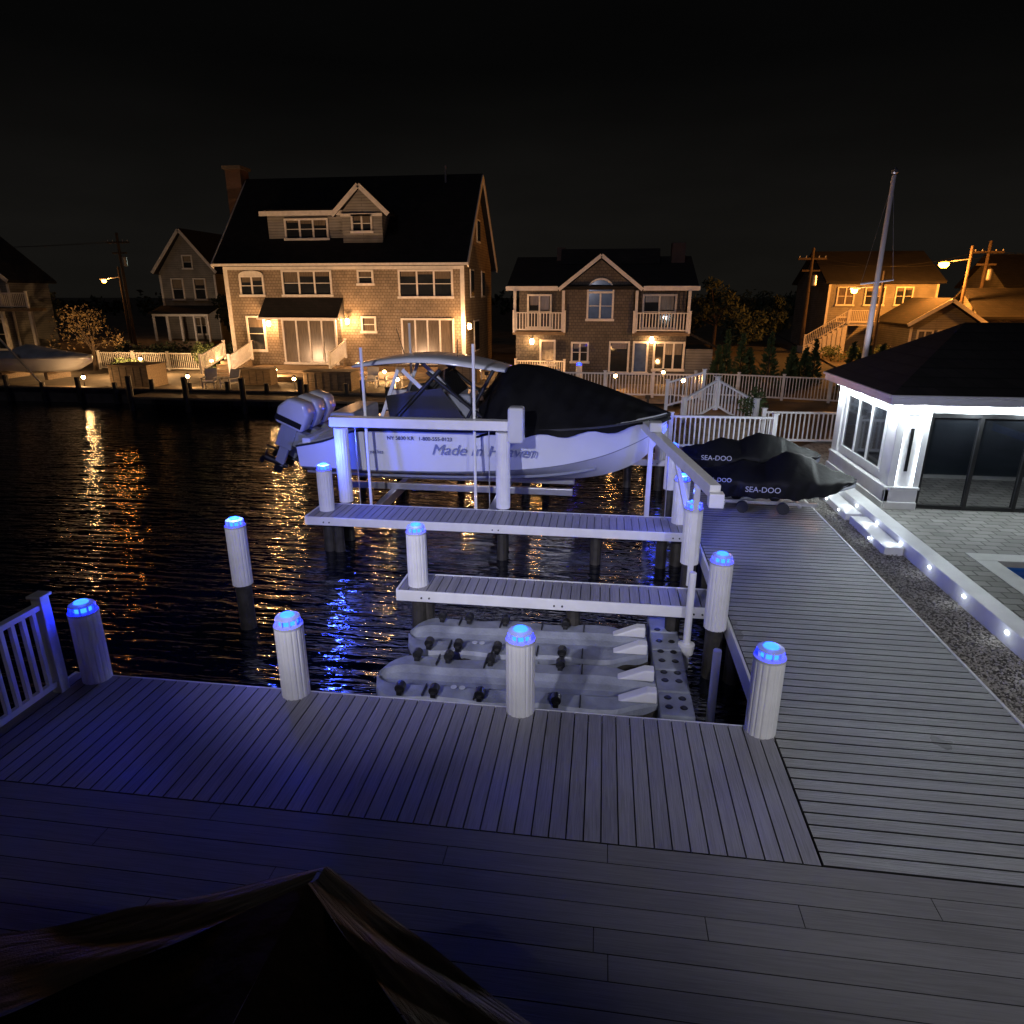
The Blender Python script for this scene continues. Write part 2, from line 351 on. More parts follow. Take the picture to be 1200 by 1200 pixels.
railing('shore_railing',(-32.5,40,-.35),(-25.2,40,-.35),1.1,mt='whitewood')
o=Obj('shore_walkway');o.p('boards','timber').box(-2.3,4.5,29.6,34.6,-.25,-.05)
q=o.p('piles','piledark')
for x in range(-2,5,1): q.tube((x,29.7,-2),(x,29.7,.1),.12)
o.done()

# ---------------------------------------------------------------- boat lift
o=Obj('boat_lift')
w=o.p('pilings','white')
for x in(-5.45,-1.98):
    for y in(13.25,17.5): w.lathe((x,y,0),[(.15,-.3 if y>14 else 0.0),(.15,1.62)],n=64,flute=.006)
dk=o.p('piling_cores','piledark')
for x in(-5.45,-1.98):
    for y in(13.25,17.5): dk.tube((x,y,-2.2),(x,y,0.02),.12)
b=o.p('top_beams','white',.015)
b.box(-5.65,-1.75,13.12,13.38,1.66,1.86);b.box(-5.65,-1.75,17.37,17.63,1.62,1.86)
m=o.p('motors','motor',.05)
m.box(-1.86,-1.54,13.05,13.4,1.42,2.15);m.box(-1.86,-1.54,17.3,17.7,1.42,2.15)
c=o.p('cables','alu')
for x in(-5.2,-2.3):
    for y in(13.42,17.3): c.tube((x,y,-.3),(x,y,1.65),.012,n=6)
k=o.p('cradle','alu',.01)
for x in(-5.0,-2.35): k.box(x-.08,x+.08,13.35,17.4,-.5,-.28)
k.box(-6.3,-.6,15.2,15.32,-.28,-.12);k.box(-6.3,-.6,16.2,16.35,-.28,-.1)
g=o.p('guide_poles','white')
for x,y,z in((-5.0,13.55,3.25),(-2.62,13.5,3.35),(-5.0,17.2,3.6)): g.tube((x,y,-.2),(x,y,z),.032)
o.p('winch_drums','black').tube((-2.5,13.08,-.25),(-2.2,13.08,-.25),.07)
o.done()
o=Obj('personal_lift')
b=o.p('beam','white',.012);b.beam((1.76,9.95,1.46),(.72,17.0,1.5),.17,.2)
b.box(1.66,1.88,9.8,10.0,1.24,1.46)
u=o.p('uprights','white',.01)
u.box(1.58,1.68,10.8,10.92,-.5,1.38);u.box(1.04,1.14,14.2,14.32,-1.2,1.38);u.beam((1.66,10.9,.2),(1.42,12.3,1.38),.08,.08)
o.p('winch','motor',.03).box(1.0,1.26,13.7,14.0,1.6,1.8)
o.p('cable','alu').tube((1.36,12.9,-.9),(1.33,12.9,1.4),.01,n=6)
o.done()
for x,y,z0,z1 in((1.36,8.76,-.6,.62),(1.52,7.38,-1.2,.2)):
    o=Obj('mooring_pole');o.p('pipe','white').lathe((x,y,0),[(.052,z0-.6),(.052,z1-.01),(.046,z1)],n=16);o.p('collar','white').lathe((x,y,0),[(.1,z0-.05),(.12,z0+.1),(.06,z0+.12)],n=20);o.done()

# ---------------------------------------------------------------- boat
def lerpsec(keys,n):
    out=[]
    xs=[k[0] for k in keys]
    for i in range(n+1):
        x=xs[0]+(xs[-1]-xs[0])*i/n
        for j in range(len(keys)-1):
            if keys[j][0]<=x<=keys[j+1][0]+1e-6:
                t=(x-keys[j][0])/(keys[j+1][0]-keys[j][0]);a=keys[max(0,j-1)];b=keys[j];c=keys[j+1];d=keys[min(len(keys)-1,j+2)]
                v=[x]
                for q in range(1,len(b)):
                    m1=(c[q]-a[q])/(c[0]-a[0])*(c[0]-b[0]);m2=(d[q]-b[q])/(d[0]-b[0])*(c[0]-b[0])
                    v.append((2*t**3-3*t*t+1)*b[q]+(t**3-2*t*t+t)*m1+(-2*t**3+3*t*t)*c[q]+(t**3-t*t)*m2)
                out.append(v);break
    return out
HY=15.6
# x, half beam, sheer z, chine half, chine z, keel z
hk=[(-7.0,1.3,.95,1.18,.42,.02),(-6.3,1.36,1.1,1.22,.41,.0),(-5.6,1.4,1.34,1.24,.4,0),(-5,1.41,1.4,1.25,.4,0),(-3,1.43,1.42,1.24,.44,0),(-1.2,1.36,1.48,1.08,.56,.02),(0,1.12,1.54,.72,.76,.14),(.8,.7,1.6,.34,1.02,.45),(1.25,.34,1.64,.13,1.25,.85),(1.52,.03,1.67,.02,1.47,1.3)]
S=lerpsec(hk,48)
boat=Obj('motor_yacht')
def sec(s,side):
    x,b,zs,bc,zc,zk=s;ys=[(0,zk),(bc*.5,zk+(zc-zk)*.42),(bc,zc),(bc+.03,zc+.03)]
    for t in(.25,.5,.75,1): ys.append((bc+.03+(b-bc-.03)*(t**1.25),zc+.03+(zs-zc-.03)*t))
    return ys
def hullpart(name,mt,i0,i1,off=0):
    p=boat.p(name,mt,smooth=True)
    for sg in(1,-1):
        p.loft([[(s[0],HY+sg*(y+off),z) for y,z in sec(s,sg)[i0:i1]] for s in S],caps=False)
hullpart('hull_bottom','gel',0,3);hullpart('chine','gelgrey',2,4);hullpart('topsides','gel',3,8)
p=boat.p('transom','gel');s=S[0];ys=sec(s,1);p.poly([(s[0],HY+y,z) for y,z in ys]+[(s[0],HY-y,z) for y,z in reversed(ys)])
p=boat.p('deck','gel');p.loft([[(s[0],HY-s[1],s[2]),(s[0],HY-s[1]*.85,s[2]+.04),(s[0],HY+s[1]*.85,s[2]+.04),(s[0],HY+s[1],s[2])] for s in S],caps=True)
p=boat.p('rub_rail','blacktrim')
for sg in(1,-1):
    for i in range(len(S)-1):
        a=S[i];b=S[i+1];p.beam((a[0],HY+sg*(a[1]+.01),a[2]),(b[0],HY+sg*(b[1]+.01),b[2]),.035,.045)
p=boat.p('boot_stripe','rope')
for sg in(-1,1):
    p.loft([[(s[0],HY+sg*(sec(s,1)[6][0]+.004),sec(s,1)[6][1]+.03),(s[0],HY+sg*(sec(s,1)[6][0]+.006),sec(s,1)[6][1]+.06)] for s in S[7:26]],caps=False)
p=boat.p('strakes','gelgrey')
for sg in(-1,1):
    p.loft([[(s[0],HY+sg*(s[3]*.62),s[5]+(s[4]-s[5])*.5-.02),(s[0],HY+sg*(s[3]*.70),s[5]+(s[4]-s[5])*.56-.045),(s[0],HY+sg*(s[3]*.72),s[5]+(s[4]-s[5])*.6)] for s in S[:40]],caps=False)
p=boat.p('gunwale','gel',.03);p.box(-5.6,-2.2,HY-1.34,HY-1.12,1.42,1.5);p.box(-5.6,-2.2,HY+1.12,HY+1.34,1.42,1.5);p.box(-6.9,-6.7,HY-1.2,HY+1.2,.98,1.12)
p=boat.p('seats','gelgrey',.06);p.box(-6.3,-5.7,HY-.9,HY+.9,1.3,1.68);p.box(-4.9,-4.35,HY-.6,HY+.6,1.4,2.0)
p=boat.p('console','gelgrey',.08);p.box(-3.9,-3.0,HY-.55,HY+.55,1.4,2.1)
p=boat.p('windshield','glass')
p.prism([(-3.2,HY-.75,1.95),(-3.2,HY+.75,1.95),(-3.75,HY+.65,2.6),(-3.75,HY-.65,2.6)],(.03,0,.01))
p=boat.p('hardtop','gel',.0,True)
secs=[]
for i in range(25):
    t=i/24;x=-5.75+3.55*t;zz=2.66+.22*math.sin(math.pi*min(1,t*.9+.08))-.02*t;hw=1.15*(1-.35*(abs(2*t-1)**4))
    th=.04+.05*math.sin(math.pi*t)
    secs.append([(x,HY-hw,zz),(x,HY-hw*.6,zz+th),(x,HY+hw*.6,zz+th),(x,HY+hw,zz),(x,HY+hw*.6,zz-.05),(x,HY-hw*.6,zz-.05)])
p.loft(secs,closed=True)
p=boat.p('hardtop_lining','blacktrim')
p.loft([[(a[5][0],a[5][1],a[5][2]-.012),(a[4][0],a[4][1],a[4][2]-.012)] for a in secs[2:-2]],caps=False)
p=boat.p('hardtop_frame','gel',.01)
for sg in(-1,1):
    y=HY+sg*.85
    p.beam((-5.1,y,1.45),(-4.6,y,2.68),.05,.08);p.beam((-3.2,y,1.45),(-4.5,y,2.68),.05,.09)
p=boat.p('frame_tubes','black')
for sg in(-1,1):
    y=HY+sg*.95
    p.tube((-4.8,y,1.45),(-3.6,y,2.7),.05);p.tube((-3.1,y,1.45),(-2.4,y,2.7),.04);p.tube((-2.4,y,1.45),(-3.9,y,2.65),.045)
    p.prism([(-4.9,y,2.1),(-3.6,y,2.3),(-3.0,y,1.52),(-4.8,y,1.5)],(0,.02,0))
p.tube((-3.4,HY,2.9),(-3.4,HY,3.3),.012);p.tube((-4.9,HY+.8,2.8),(-5.1,HY+.8,3.5),.01)
# canvas cover
p=boat.p('bow_cover','canvas',smooth=True)
ck=[(-2.75,2.1,1.36),(-2.2,2.68,1.42),(-1.5,2.74,1.42),(-.8,2.55,1.32),(0,2.3,1.12),(.7,2.06,.76),(1.2,1.86,.38),(1.58,1.7,.06)]
ks=lerpsec(ck,60);secs=[]
for s in ks:
    x,zr,b=s;hb=max(.02,b)
    st=min(S,key=lambda q:abs(q[0]-x));zs=st[2]-.06;row=[]
    for i in range(33):
        a=-1+2*i/32
        prof=(1-abs(a)**1.3);z=zs+(zr-zs)*prof+(.03*math.sin(x*7+a*5)+.02*math.sin(x*17-a*9))*math.sin(abs(a)*math.pi)*min(1,hb)
        row.append((x+.03*math.sin(a*17),HY+hb*1.05*a,z-(.05 if abs(a)>.99 else 0)*(1+math.sin(x*6))))
    secs.append(row)
p.loft(secs,caps=True)
text('Made In Heaven',boat,(-3.75,HY-1.425,.88),(R(101),0,0),.36,'textblue',.006,.35,'boat_name')
text('NY 5830 KR   1-800-555-0123',boat,(-4.75,HY-1.455,1.2),(R(99),0,0),.12,'rope',.004,0,'registration')
text('yachts',boat,(-5.2,HY-1.40,.86),(R(101),0,0),.13,'textblue',.004,.2,'maker_plate')
for n,yo in enumerate((-.66,0,.66)):
    T=Matrix.Translation((-7.05,HY+yo,1.02))@Matrix.Rotation(R(24),4,'Y')
    c=boat.p('outboard_cowl_%d'%(n+1),'motor',.07,True);
    c.prism([T@Vector(q) for q in [(-.75,-.24,.12),(-.05,-.24,.12),(-.02,-.24,.6),(-.2,-.24,.82),(-.62,-.24,.78),(-.8,-.24,.5)]],T.to_3x3()@Vector((0,.48,0)))
    l=boat.p('outboard_leg_%d'%(n+1),'gelgrey',.03);l.box(-.62,-.2,-.13,.13,-.45,.14,T);l.box(-.52,-.28,-.06,.06,-.95,-.4,T)
    l.box(-.2,.1,-.15,.15,-.3,.1,T)
    g=boat.p('outboard_gearcase_%d'%(n+1),'black',.02);g.box(-.85,-.4,-.05,.05,-.62,-.59,T)
    g.tube(T@Vector((-.78,0,-.9)),T@Vector((-.18,0,-.9)),.1,.05,n=14);g.box(-.5,-.28,-.015,.015,-1.15,-.9,T)
    for a in range(3):
        q=T@Matrix.Translation((-.8,0,-.9))@Matrix.Rotation(2*math.pi*a/3,4,'X')@Matrix.Rotation(R(25),4,'Z');g.box(-.02,.02,-.07,.07,.03,.2,q)
    s=boat.p('outboard_stripe_%d'%(n+1),'black');s.box(-.77,-.1,-.246,.246,.2,.34,T)
boat.done()

# ---------------------------------------------------------------- floating jet-ski docks
def float_dock(x0,x1,yc,z,name='floating_drive_on_dock'):
    o=Obj(name,(0,yc,z));Ln=x1-x0
    p=o.p('float_body','float',smooth=False)
    secs=[];N=60
    for i in range(N+1):
        t=i/N;x=x0+Ln*t
        hw=.52*min(1,math.sqrt(max(.02,1-(1-min(1,t/.1))**2)))*(1+.06*math.sin(t*18))
        e=.06*(1-t)
        if t>.86: hw*=1-.45*(t-.86)/.14
        row=[(-hw,-.25),(-hw,-.02-e),(-hw*.93,.03-e),(-hw*.45,.04-e),(-hw*.28,-.03-e),(-hw*.1,-.07-e),(hw*.1,-.07-e),(hw*.28,-.03-e),(hw*.45,.04-e),(hw*.93,.03-e),(hw,-.02-e),(hw,-.25)]
        secs.append([(x,a,b) for a,b in row])
    p.loft(secs,closed=True)
    gr=o.p('grime_edge','grime');
    for (j0,j1) in((0,1),(11,10)):
        gr.loft([[(s_[j0][0],s_[j0][1]*1.008,s_[j0][2]),(s_[j1][0],s_[j1][1]*1.008,s_[j1][2]-.05-.05*math.sin(s_[j0][0]*7)**2)] for s_ in secs],caps=False)
    q=o.p('seams','blacktrim')
    for t in(.2,.38,.56,.74):
        x=x0+Ln*t;q.box(x-.008,x+.008,-.5,-.25,.0,.036);q.box(x-.008,x+.008,.25,.5,.0,.036)
    k=o.p('rollers','black',.01)
    for t in(.12,.24,.4,.66):
        for yy in(-.44,.40):
            x=x0+Ln*t;k.tube((x,yy-.06,.08),(x,yy+.06,.08),.065,n=14);k.box(x-.035,x+.035,yy-.09,yy+.09,.0,.07)
    w=o.p('bow_stop','white',.02);w.prism([(x1-.5,-.34,.04),(x1-.02,-.34,.04),(x1-.02,-.34,.2),(x1-.14,-.34,.2)],(0,.16,0));w.prism([(x1-.5,.16,.04),(x1-.02,.16,.04),(x1-.02,.16,.2),(x1-.14,.16,.2)],(0,.16,0))
    c=o.p('drain_rings','cap')
    for t in(.3,.33): c.lathe((x0+Ln*t,-.3,.04),[(.04,0),(.04,.008)],n=16)
    o.done()
float_dock(-2.85,.85,7.55,-.56);float_dock(-2.75,.8,8.72,-.56)
o=Obj('floating_walkway',(0,0,-.56))
p=o.p('floats','float',.02)
for i,y in enumerate((7.02,7.55,8.08,8.61,9.14)):
    p.box(.86,1.28,y,y+.5,-.3,.03)
k=o.p('sockets','black')
for y in(7.2,7.4,7.8,8.0,8.3,8.55,8.85,9.2):
    for x in(.98,1.16): k.lathe((x,y,.03),[(.05,0),(.035,.012)],n=14)
o.done()

# ---------------------------------------------------------------- covered watercraft
def jetski(x0,yc,z0,rz,texts,hump=1.05):
    o=Obj('covered_jet_ski',(x0,yc,z0),rz)
    hk=[(0,.5,.5,.16),(.3,.54,.58,.12),(.9,.55,.76,.1),(1.35,.55,.76,.1),(1.75,.54,hump,.1),(2.0,.53,hump-.03,.1),(2.35,.47,.78,.14),(2.75,.32,.62,.25),(3.05,.14,.5,.36),(3.15,.03,.44,.4)]
    ks=lerpsec(hk,56);secs=[]
    for x,hw,zt,zb in ks:
        hw=max(hw,.02);row=[]
        for i in range(33):
            a=-1+2*i/32;s=abs(a)
            if s>.8: y=hw*(1-.06*(s-.8)/.2);z=zb+(.42-zb if .42<zt else 0)*(1-(s-.8)/.2)
            else:
                u=s/.8;y=hw*u;z=.42+(zt-.42)*(1-u**(.85+.5*(x>1.4 and x<2.3))) if zt>.42 else zt
            w=.018*math.sin(x*9+a*6)+.012*math.sin(x*23-a*11)
            row.append((x,math.copysign(y,a)+w,z+w*.8))
        secs.append(row)
    o.p('cover','canvas',smooth=True).loft(secs,caps=True)
    h=o.p('lower_hull','gelgrey',smooth=True)
    h.loft([[(x,-hw*.9,zb+.06),(x,-hw*.5,zb-.06),(x,0,zb-.12+.0),(x,hw*.5,zb-.06),(x,hw*.9,zb+.06)] for x,hw,zt,zb in ks],caps=True)
    c=o.p('cart_frame','alu',.005);c.box(.4,2.4,-.35,-.29,-.08,-.02);c.box(.4,2.4,.29,.35,-.08,-.02);c.box(.5,.56,-.45,.45,-.1,-.05);c.box(2,2.06,-.45,.45,-.1,-.05)
    w=o.p('wheels','blacktrim')
    for x in(.9,1.7):
        for y in(-.46,.46): w.tube((x,y-.05,-.12),(x,y+.05,-.12),.12,n=18)
    o.done()
    for (tx,ty,tz,sz,rot) in texts: text('SEA-DOO',o,(tx,ty,tz),rot,sz,'text',.004,0,'cover_lettering')
jetski(2.1,14.1,.24,R(-3),[(.9,-.59,.24,.16,(R(88),0,0)),(.1,-.585,.42,.12,(R(75),0,0))],.98)
jetski(1.95,16.0,.3,R(-2),[(.4,-.59,.36,.16,(R(88),0,0))],.92)

# ---------------------------------------------------------------- gravel, kerb, patio, pool
flat('gravel_bed',[(4.55,-2),(5.36,-2),(5.36,20),(4.55,20)],-.06,'gravelbed',.2)
v=[];fc=[]
for i in range(15000):
    x=random.uniform(4.57,5.34);y=4.5+15*random.random()**1.4;r=random.uniform(.009,.022);z=-.055+random.uniform(0,.012)
    o0=len(v);a=random.uniform(0,3)
    q=[(math.cos(a+k*math.pi/2)*r*random.uniform(.8,1.3),math.sin(a+k*math.pi/2)*r*random.uniform(.8,1.2),random.uniform(-.2,.2)*r) for k in range(4)]
    v+= [(x+p_[0],y+p_[1],z+p_[2]) for p_ in q]+[(x,y,z+r*.7)]
    fc+=[(o0+k,o0+(k+1)%4,o0+4) for k in range(4)]
me=bpy.data.meshes.new('gravel');me.from_pydata(v,[],fc);me.materials.append(M['pebble']);COL.objects.link(bpy.data.objects.new('gravel',me))
k=Obj('lit_kerb')
b=k.p('kerb','white',.012);b.box(5.36,5.66,3,15.6,-.1,.2)
b.box(5.02,5.34,11.6,13.35,-.1,.09);b.box(4.98,5.3,13.5,15.2,-.1,.09);b.box(4.98,5.3,15.35,16.6,-.1,.09)
le=k.p('led_lenses','cool')
ys=[5.2,6.3,7.4,8.5,9.6,10.7,11.8,12.9,14,15.1]
for y in ys:
    le.box(5.345,5.36,y-.03,y+.03,.1,.125)
    light('kerb_led',k,(5.18,y,.16),'POINT',.9,(.85,.93,1),.05)
for y in(12.2,13.9,14.7):
    le.box(4.965,4.979,y-.025,y+.025,.03,.055);light('kerb_led',k,(4.82,y,.12),'POINT',.4,(.85,.93,1),.04)
k.done()
PX0,PX1,PY0,PY1=6.75,14,3,11.4
flat('patio_paving',[(5.67,3),(6.4,3),(6.4,11.75),(14,11.75),(14,30),(5.67,20)],.0,'paver',.3)
o=Obj('swimming_pool')
c=o.p('coping','coping',.01);c.box(6.405,PX0,3,PY1,-.1,.012);c.box(6.405,14,PY1,11.745,-.1,.012)
t=o.p('basin','pooltile');t.box(PX0,PX1,PY0,PY1,-1.5,-1.45);t.box(PX0-.02,PX0,PY0,PY1,-1.5,-.1);t.box(PX0,PX1,PY1,PY1+.02,-1.5,-.1);t.box(PX1,PX1+.02,PY0,PY1,-1.5,-.1)
wt=o.p('pool_surface','poolwater');wt.poly([(PX0,PY0,-.13),(PX1,PY0,-.13),(PX1,PY1,-.13),(PX0,PY1,-.13)])
o.done();light('pool_lamp',o,(8.2,10.4,-.7),'POINT',600,(.05,.2,1),.1)

# ---------------------------------------------------------------- pool house
h=Obj('pool_house');X0,X1,Y0,Y1=6.05,13,14.35,17.9
w=h.p('walls','white',.008)
w.box(X0,X0+.12,Y0+.12,Y1,0,2.25)
w.box(X0,6.62,Y0,Y0+.12,0,2.25)
w.box(6.62,X1,Y0,Y0+.12,2.02,2.25)
w.box(X0,X1,Y1,Y1+.12,0,2.25);w.box(X1-.12,X1,Y0+.12,Y1,0,2.25)
bs=h.p('plinth','white',.015);bs.box(X0-.1,X0-.003,Y0-.1,Y1,0,.42);bs.box(X0-.1,6.6,Y0-.1,Y0-.003,0,.42);bs.box(X0-.15,X0-.103,Y0-.15,Y1,0,.16);bs.box(X0-.1,6.6,Y0-.15,Y0-.103,0,.16)
bs.box(X0-.13,X0-.003,Y0-.13,Y1,.423,.48);bs.box(X0,6.62,Y0-.13,Y0-.003,.423,.48)
pl=h.p('pilasters','white',.01)
for y in(Y0-.03,Y1-.35): pl.box(X0-.06,X0-.003,y,y+.38,.483,2.1)
pl.box(X0-.06,X0+.1,Y0-.06,Y0-.003,.483,2.1);pl.box(6.5,6.62,Y0-.06,Y0-.003,.483,2.1);pl.box(X0+.1,6.5,Y0-.04,Y0-.003,1.98,2.1)
h.p('sconce_slot','black').box(6.29,6.35,Y0-.03,Y0-.001,.8,1.7)
led=h.p('led_strips','cool');led.box(6.165,6.172,Y0-.02,Y0-.004,.5,1.97);led.box(6.483,6.49,Y0-.02,Y0-.004,.5,1.97)
wd=h.p('side_windows','glass');wd.box(X0-.02,X0-.004,14.95,17.3,.72,1.95)
wf=h.p('window_frames','white',.005)
for y in(14.9,15.7,16.5,17.3): wf.box(X0-.05,X0-.021,y-.035,y+.035,.72,1.95)
wf.box(X0-.06,X0-.021,14.85,17.35,.64,.72);wf.box(X0-.05,X0-.021,14.85,17.35,1.95,2.03)
dg=h.p('folding_door_glass','glassdoor');dg.box(6.66,X1-.1,Y0+.02,Y0+.04,.05,1.98)
df=h.p('folding_door_frames','black',.004)
x=6.64
while x<X1-.2:
    df.box(x-.035,x+.035,Y0-.03,Y0+.07,0,2.02);x+=.95
df.box(6.6,X1-.1,Y0-.02,Y0+.06,0,.08);df.box(6.6,X1-.1,Y0-.02,Y0+.06,1.93,2.018)
ov=.34
sf=h.p('eaves','white',.01);sf.box(X0-ov,X1+ov,Y0-ov,Y1+ov,2.25,2.29);sf.box(X0-ov-.02,X1+ov,Y0-ov-.03,Y0-ov-.001,2.22,2.4);sf.box(X0-ov-.03,X0-ov-.001,Y0-ov,Y1+ov,2.22,2.4)
sf.box(X0-ov-.07,X1+ov,Y0-ov-.08,Y0-ov-.032,2.36,2.42);sf.box(X0-ov-.09,X0-ov-.032,Y0-ov,Y1+ov,2.36,2.42)
rf=h.p('hip_roof','roof');a=X0-ov-.06;b=X1+ov;c_=Y0-ov-.06;d_=Y1+ov;zr=3.72;yr=(Y0+Y1)/2
rf.add([(a,c_,2.425),(b,c_,2.425),(b,d_,2.425),(a,d_,2.425),(7.75,yr,zr),(b-1.7,yr,zr)],[(0,1,5,4),(1,2,5),(2,3,4,5),(3,0,4),(0,3,2,1)])
dl=h.p('downlights','cool')
for x in(6.4,7.4,8.4,9.4): dl.lathe((x,Y0-.17,2.235),[(.04,0),(.045,.014)],n=16);light('eave_downlight',h,(x,Y0-.2,2.14),'POINT',44,(.86,.97,1),.05)
for y in(14.5,15.6,16.7,17.7): dl.lathe((X0-.17,y,2.235),[(.04,0),(.045,.014)],n=16);light('eave_downlight',h,(X0-.22,y,2.12),'POINT',44,(.86,.97,1),.05)
h.done()

# ---------------------------------------------------------------- flag pole
o=Obj('flag_pole',(10.8,30,GZ))
o.p('pole','white').tube((0,0,0),(0,0,9.0),.13,.08,14);o.p('yardarm','white').tube((-.62,0,5.05),(.62,0,5.2),.04)
o.p('finial','alu').lathe((0,0,9.0),[(.03,0),(.12,.1),(.12,.18),(.02,.3)],n=14);o.p('halyard','alu').tube((-.6,0,5.05),(0,0,8.9),.008,n=5);o.p('stay','alu').tube((.6,0,5.2),(0,0,8.9),.008,n=5);o.done()
light('flag_pole_fill',o,(-.35,-1.4,.3),'SPOT',700,(.85,.8,1),.05,(0,0,6.8),40)  # spot added to brighten the pole; it has no fixture

# ---------------------------------------------------------------- houses
def window(h,x0,x1,z0,z1,y,n=2,mt='glass',rail=True,fr='whitewood',key=''):
    f=h.p('window_frames'+key,fr);g=h.p('panes_'+mt+key,mt);t=.11
    f.box(x0-t,x0,y-.1,y,z0-t,z1+t);f.box(x1,x1+t,y-.1,y,z0-t,z1+t);f.box(x0,x1,y-.1,y,z1,z1+t);f.box(x0-t-.06,x1+t+.06,y-.16,y-.101,z0-t-.04,z0-.02);f.box(x0,x1,y-.1,y,z0-t,z0)
    g.box(x0,x1,y-.03,y-.005,z0,z1)
    for i in range(1,n): x=x0+(x1-x0)*i/n;f.box(x-.05,x+.05,y-.08,y-.031,z0,z1)
    if mt=='glass':
        k=h.p('blinds'+key,'glasswarm')
        for i in range(n):
            a=x0+(x1-x0)*i/n+.06;b=x0+(x1-x0)*(i+1)/n-.06;k.box(a,b,y-.034,y-.0305,z1-(z1-z0)*random.choice((.12,.3,.45,.2)),z1)
    if rail: zz=(z0+z1)/2;f.box(x0,x1,y-.06,y-.036,zz-.02,zz+.02)
def gableroof(p,x0,x1,y0,y1,ze,zr,th=.18,axis='X'):
    if axis=='X':
        ym=(y0+y1)/2;p.prism([(x0,y0,ze),(x0,ym,zr),(x0,y1,ze),(x0,y1,ze+th),(x0,ym,zr+th*1.3),(x0,y0,ze+th)],(x1-x0,0,0))
    else:
        xm=(x0+x1)/2;p.prism([(x0,y0,ze),(xm,y0,zr),(x1,y0,ze),(x1,y0,ze+th),(xm,y0,zr+th*1.3),(x0,y0,ze+th)],(0,y1-y0,0))
H=Obj('shingle_house');W=H.p('walls','shingle')
x0,x1,yf,yb=-23.6,-8.45,41,51;ze,zr=6.15,11.1
W.box(x0,x1,yf,yb,GZ,ze)
W.prism([(x0,yf+.01,ze),(x0,yb,ze),(x0,(yf+yb)/2,zr-.05)],(x1-x0-.0,0,0))
gableroof(H.p('roof','roof'),x0-.45,x1+.35,yf-.5,yb+.5,ze-.25,zr+.25)
T=H.p('trim','whitewood')
T.box(x0-.5,x1+.4,yf-.6,yf-.5,ze-.22,ze-.08);T.box(x0-.05,x0+.2,yf-.05,yf-.001,GZ,ze-.1);T.box(x1-.2,x1+.05,yf-.05,yf-.001,GZ,ze-.1)
T.box(x0+.2,x1-.2,yf-.07,yf-.001,ze-.42,ze-.24)
ym=(yf+yb)/2
T.beam((x1+.37,yf-.5,ze-.22),(x1+.37,ym,zr+.28),.06,.34);T.beam((x1+.37,ym,zr+.28),(x1+.37,yb+.5,ze-.22),.06,.34)
T.beam((x0-.47,yf-.5,ze-.22),(x0-.47,ym,zr+.28),.06,.34)
D=H.p('dormer_walls','siding');D.box(-20.9,-15.9,42.0,45,7.0,8.95)
T.box(-21.3,-15.8,41.75,41.85,8.86,9.12);RF=H.p('dormer_roofs','roof')
RF.prism([(-21.3,41.8,9.05),(-21.3,45.6,10.2),(-21.3,45.6,10.35),(-21.3,41.8,9.2)],(5.5,0,0))
D.box(-16.0,-13.5,41.7,45,6.9,9.0);D.prism([(-16.0,41.7,9.0),(-13.5,41.7,9.0),(-14.75,41.7,10.3)],(0,3.5,0))
RF.prism([(-16.5,41.4,8.75),(-14.75,41.4,10.35),(-13.0,41.4,8.75),(-13.0,41.4,8.9),(-14.75,41.4,10.52),(-16.5,41.4,8.9)],(0,4.2,0))
T.beam((-16.5,41.36,8.8),(-14.75,41.36,10.42),.06,.26);T.beam((-14.75,41.36,10.42),(-13.0,41.36,8.8),.06,.26)
T.box(-16.05,-13.45,41.6,41.69,8.75,8.9)
window(H,-19.7,-17.1,7.6,8.6,42.0,3);window(H,-15.3,-14.2,7.95,8.75,41.7,2)
window(H,-22.55,-21.15,4.3,5.3,yf,2);A=H.p('arched_head','whitewood')
A.prism([(-22.66,yf-.09,5.415)]+[(-21.85+.81*math.cos(a),yf-.09,5.415+.28*math.sin(a)) for a in [math.pi*(1-i/10) for i in range(1,10)]]+[(-21.04,yf-.09,5.415)],(0,.085,0))
window(H,-19.75,-16.75,4.3,5.6,yf,3);window(H,-14.9,-14.1,4.95,5.6,yf,1);window(H,-12.35,-9.2,4.2,5.6,yf,3)
window(H,-22.4,-21.4,.95,2.9,yf,1);window(H,-14.85,-14.1,2.15,2.9,yf,1,'glasswarm');window(H,-12.3,-9.2,.3,2.8,yf,4,'glasswarm',rail=False)
window(H,-19.8,-16.5,.25,2.75,yf-.5,4,'glasswarm',rail=False)
H.p('bay_walls','shingle').box(-20.2,-16.1,yf-.5,yf-.001,GZ,3.0)
H.p('bay_roof','roof').prism([(-21.1,yf-1.2,2.95),(-21.1,yf-.02,4.1),(-21.1,yf-.02,2.9),(-21.1,yf-1.2,2.85)],(5.1,0,0))
T.box(-21.15,-15.95,yf-1.28,yf-1.2,2.84,2.95)
gs=H.p('gable_windows','glass');gw=H.p('gable_window_frames','whitewood')
for (ya,yb2,za,zb) in((43,44,4.2,5.7),(47,48,4.2,5.7),(45.5,46.5,7.6,8.8),(44,45.5,.8,2.6)):
    gw.box(x1+.001,x1+.06,ya-.1,yb2+.1,za-.1,zb+.1);gs.box(x1+.061,x1+.075,ya,yb2,za,zb)
H.p('chimney','brick').box(-25.2,-24.15,45.4,46.5,GZ,12.1);H.p('chimney_cap','concrete').box(-25.32,-24.03,45.25,46.65,12.102,12.3)
H.p('vent_pipe','alu').tube((-10.4,45.5,11),(-10.4,45.5,12.0),.07)
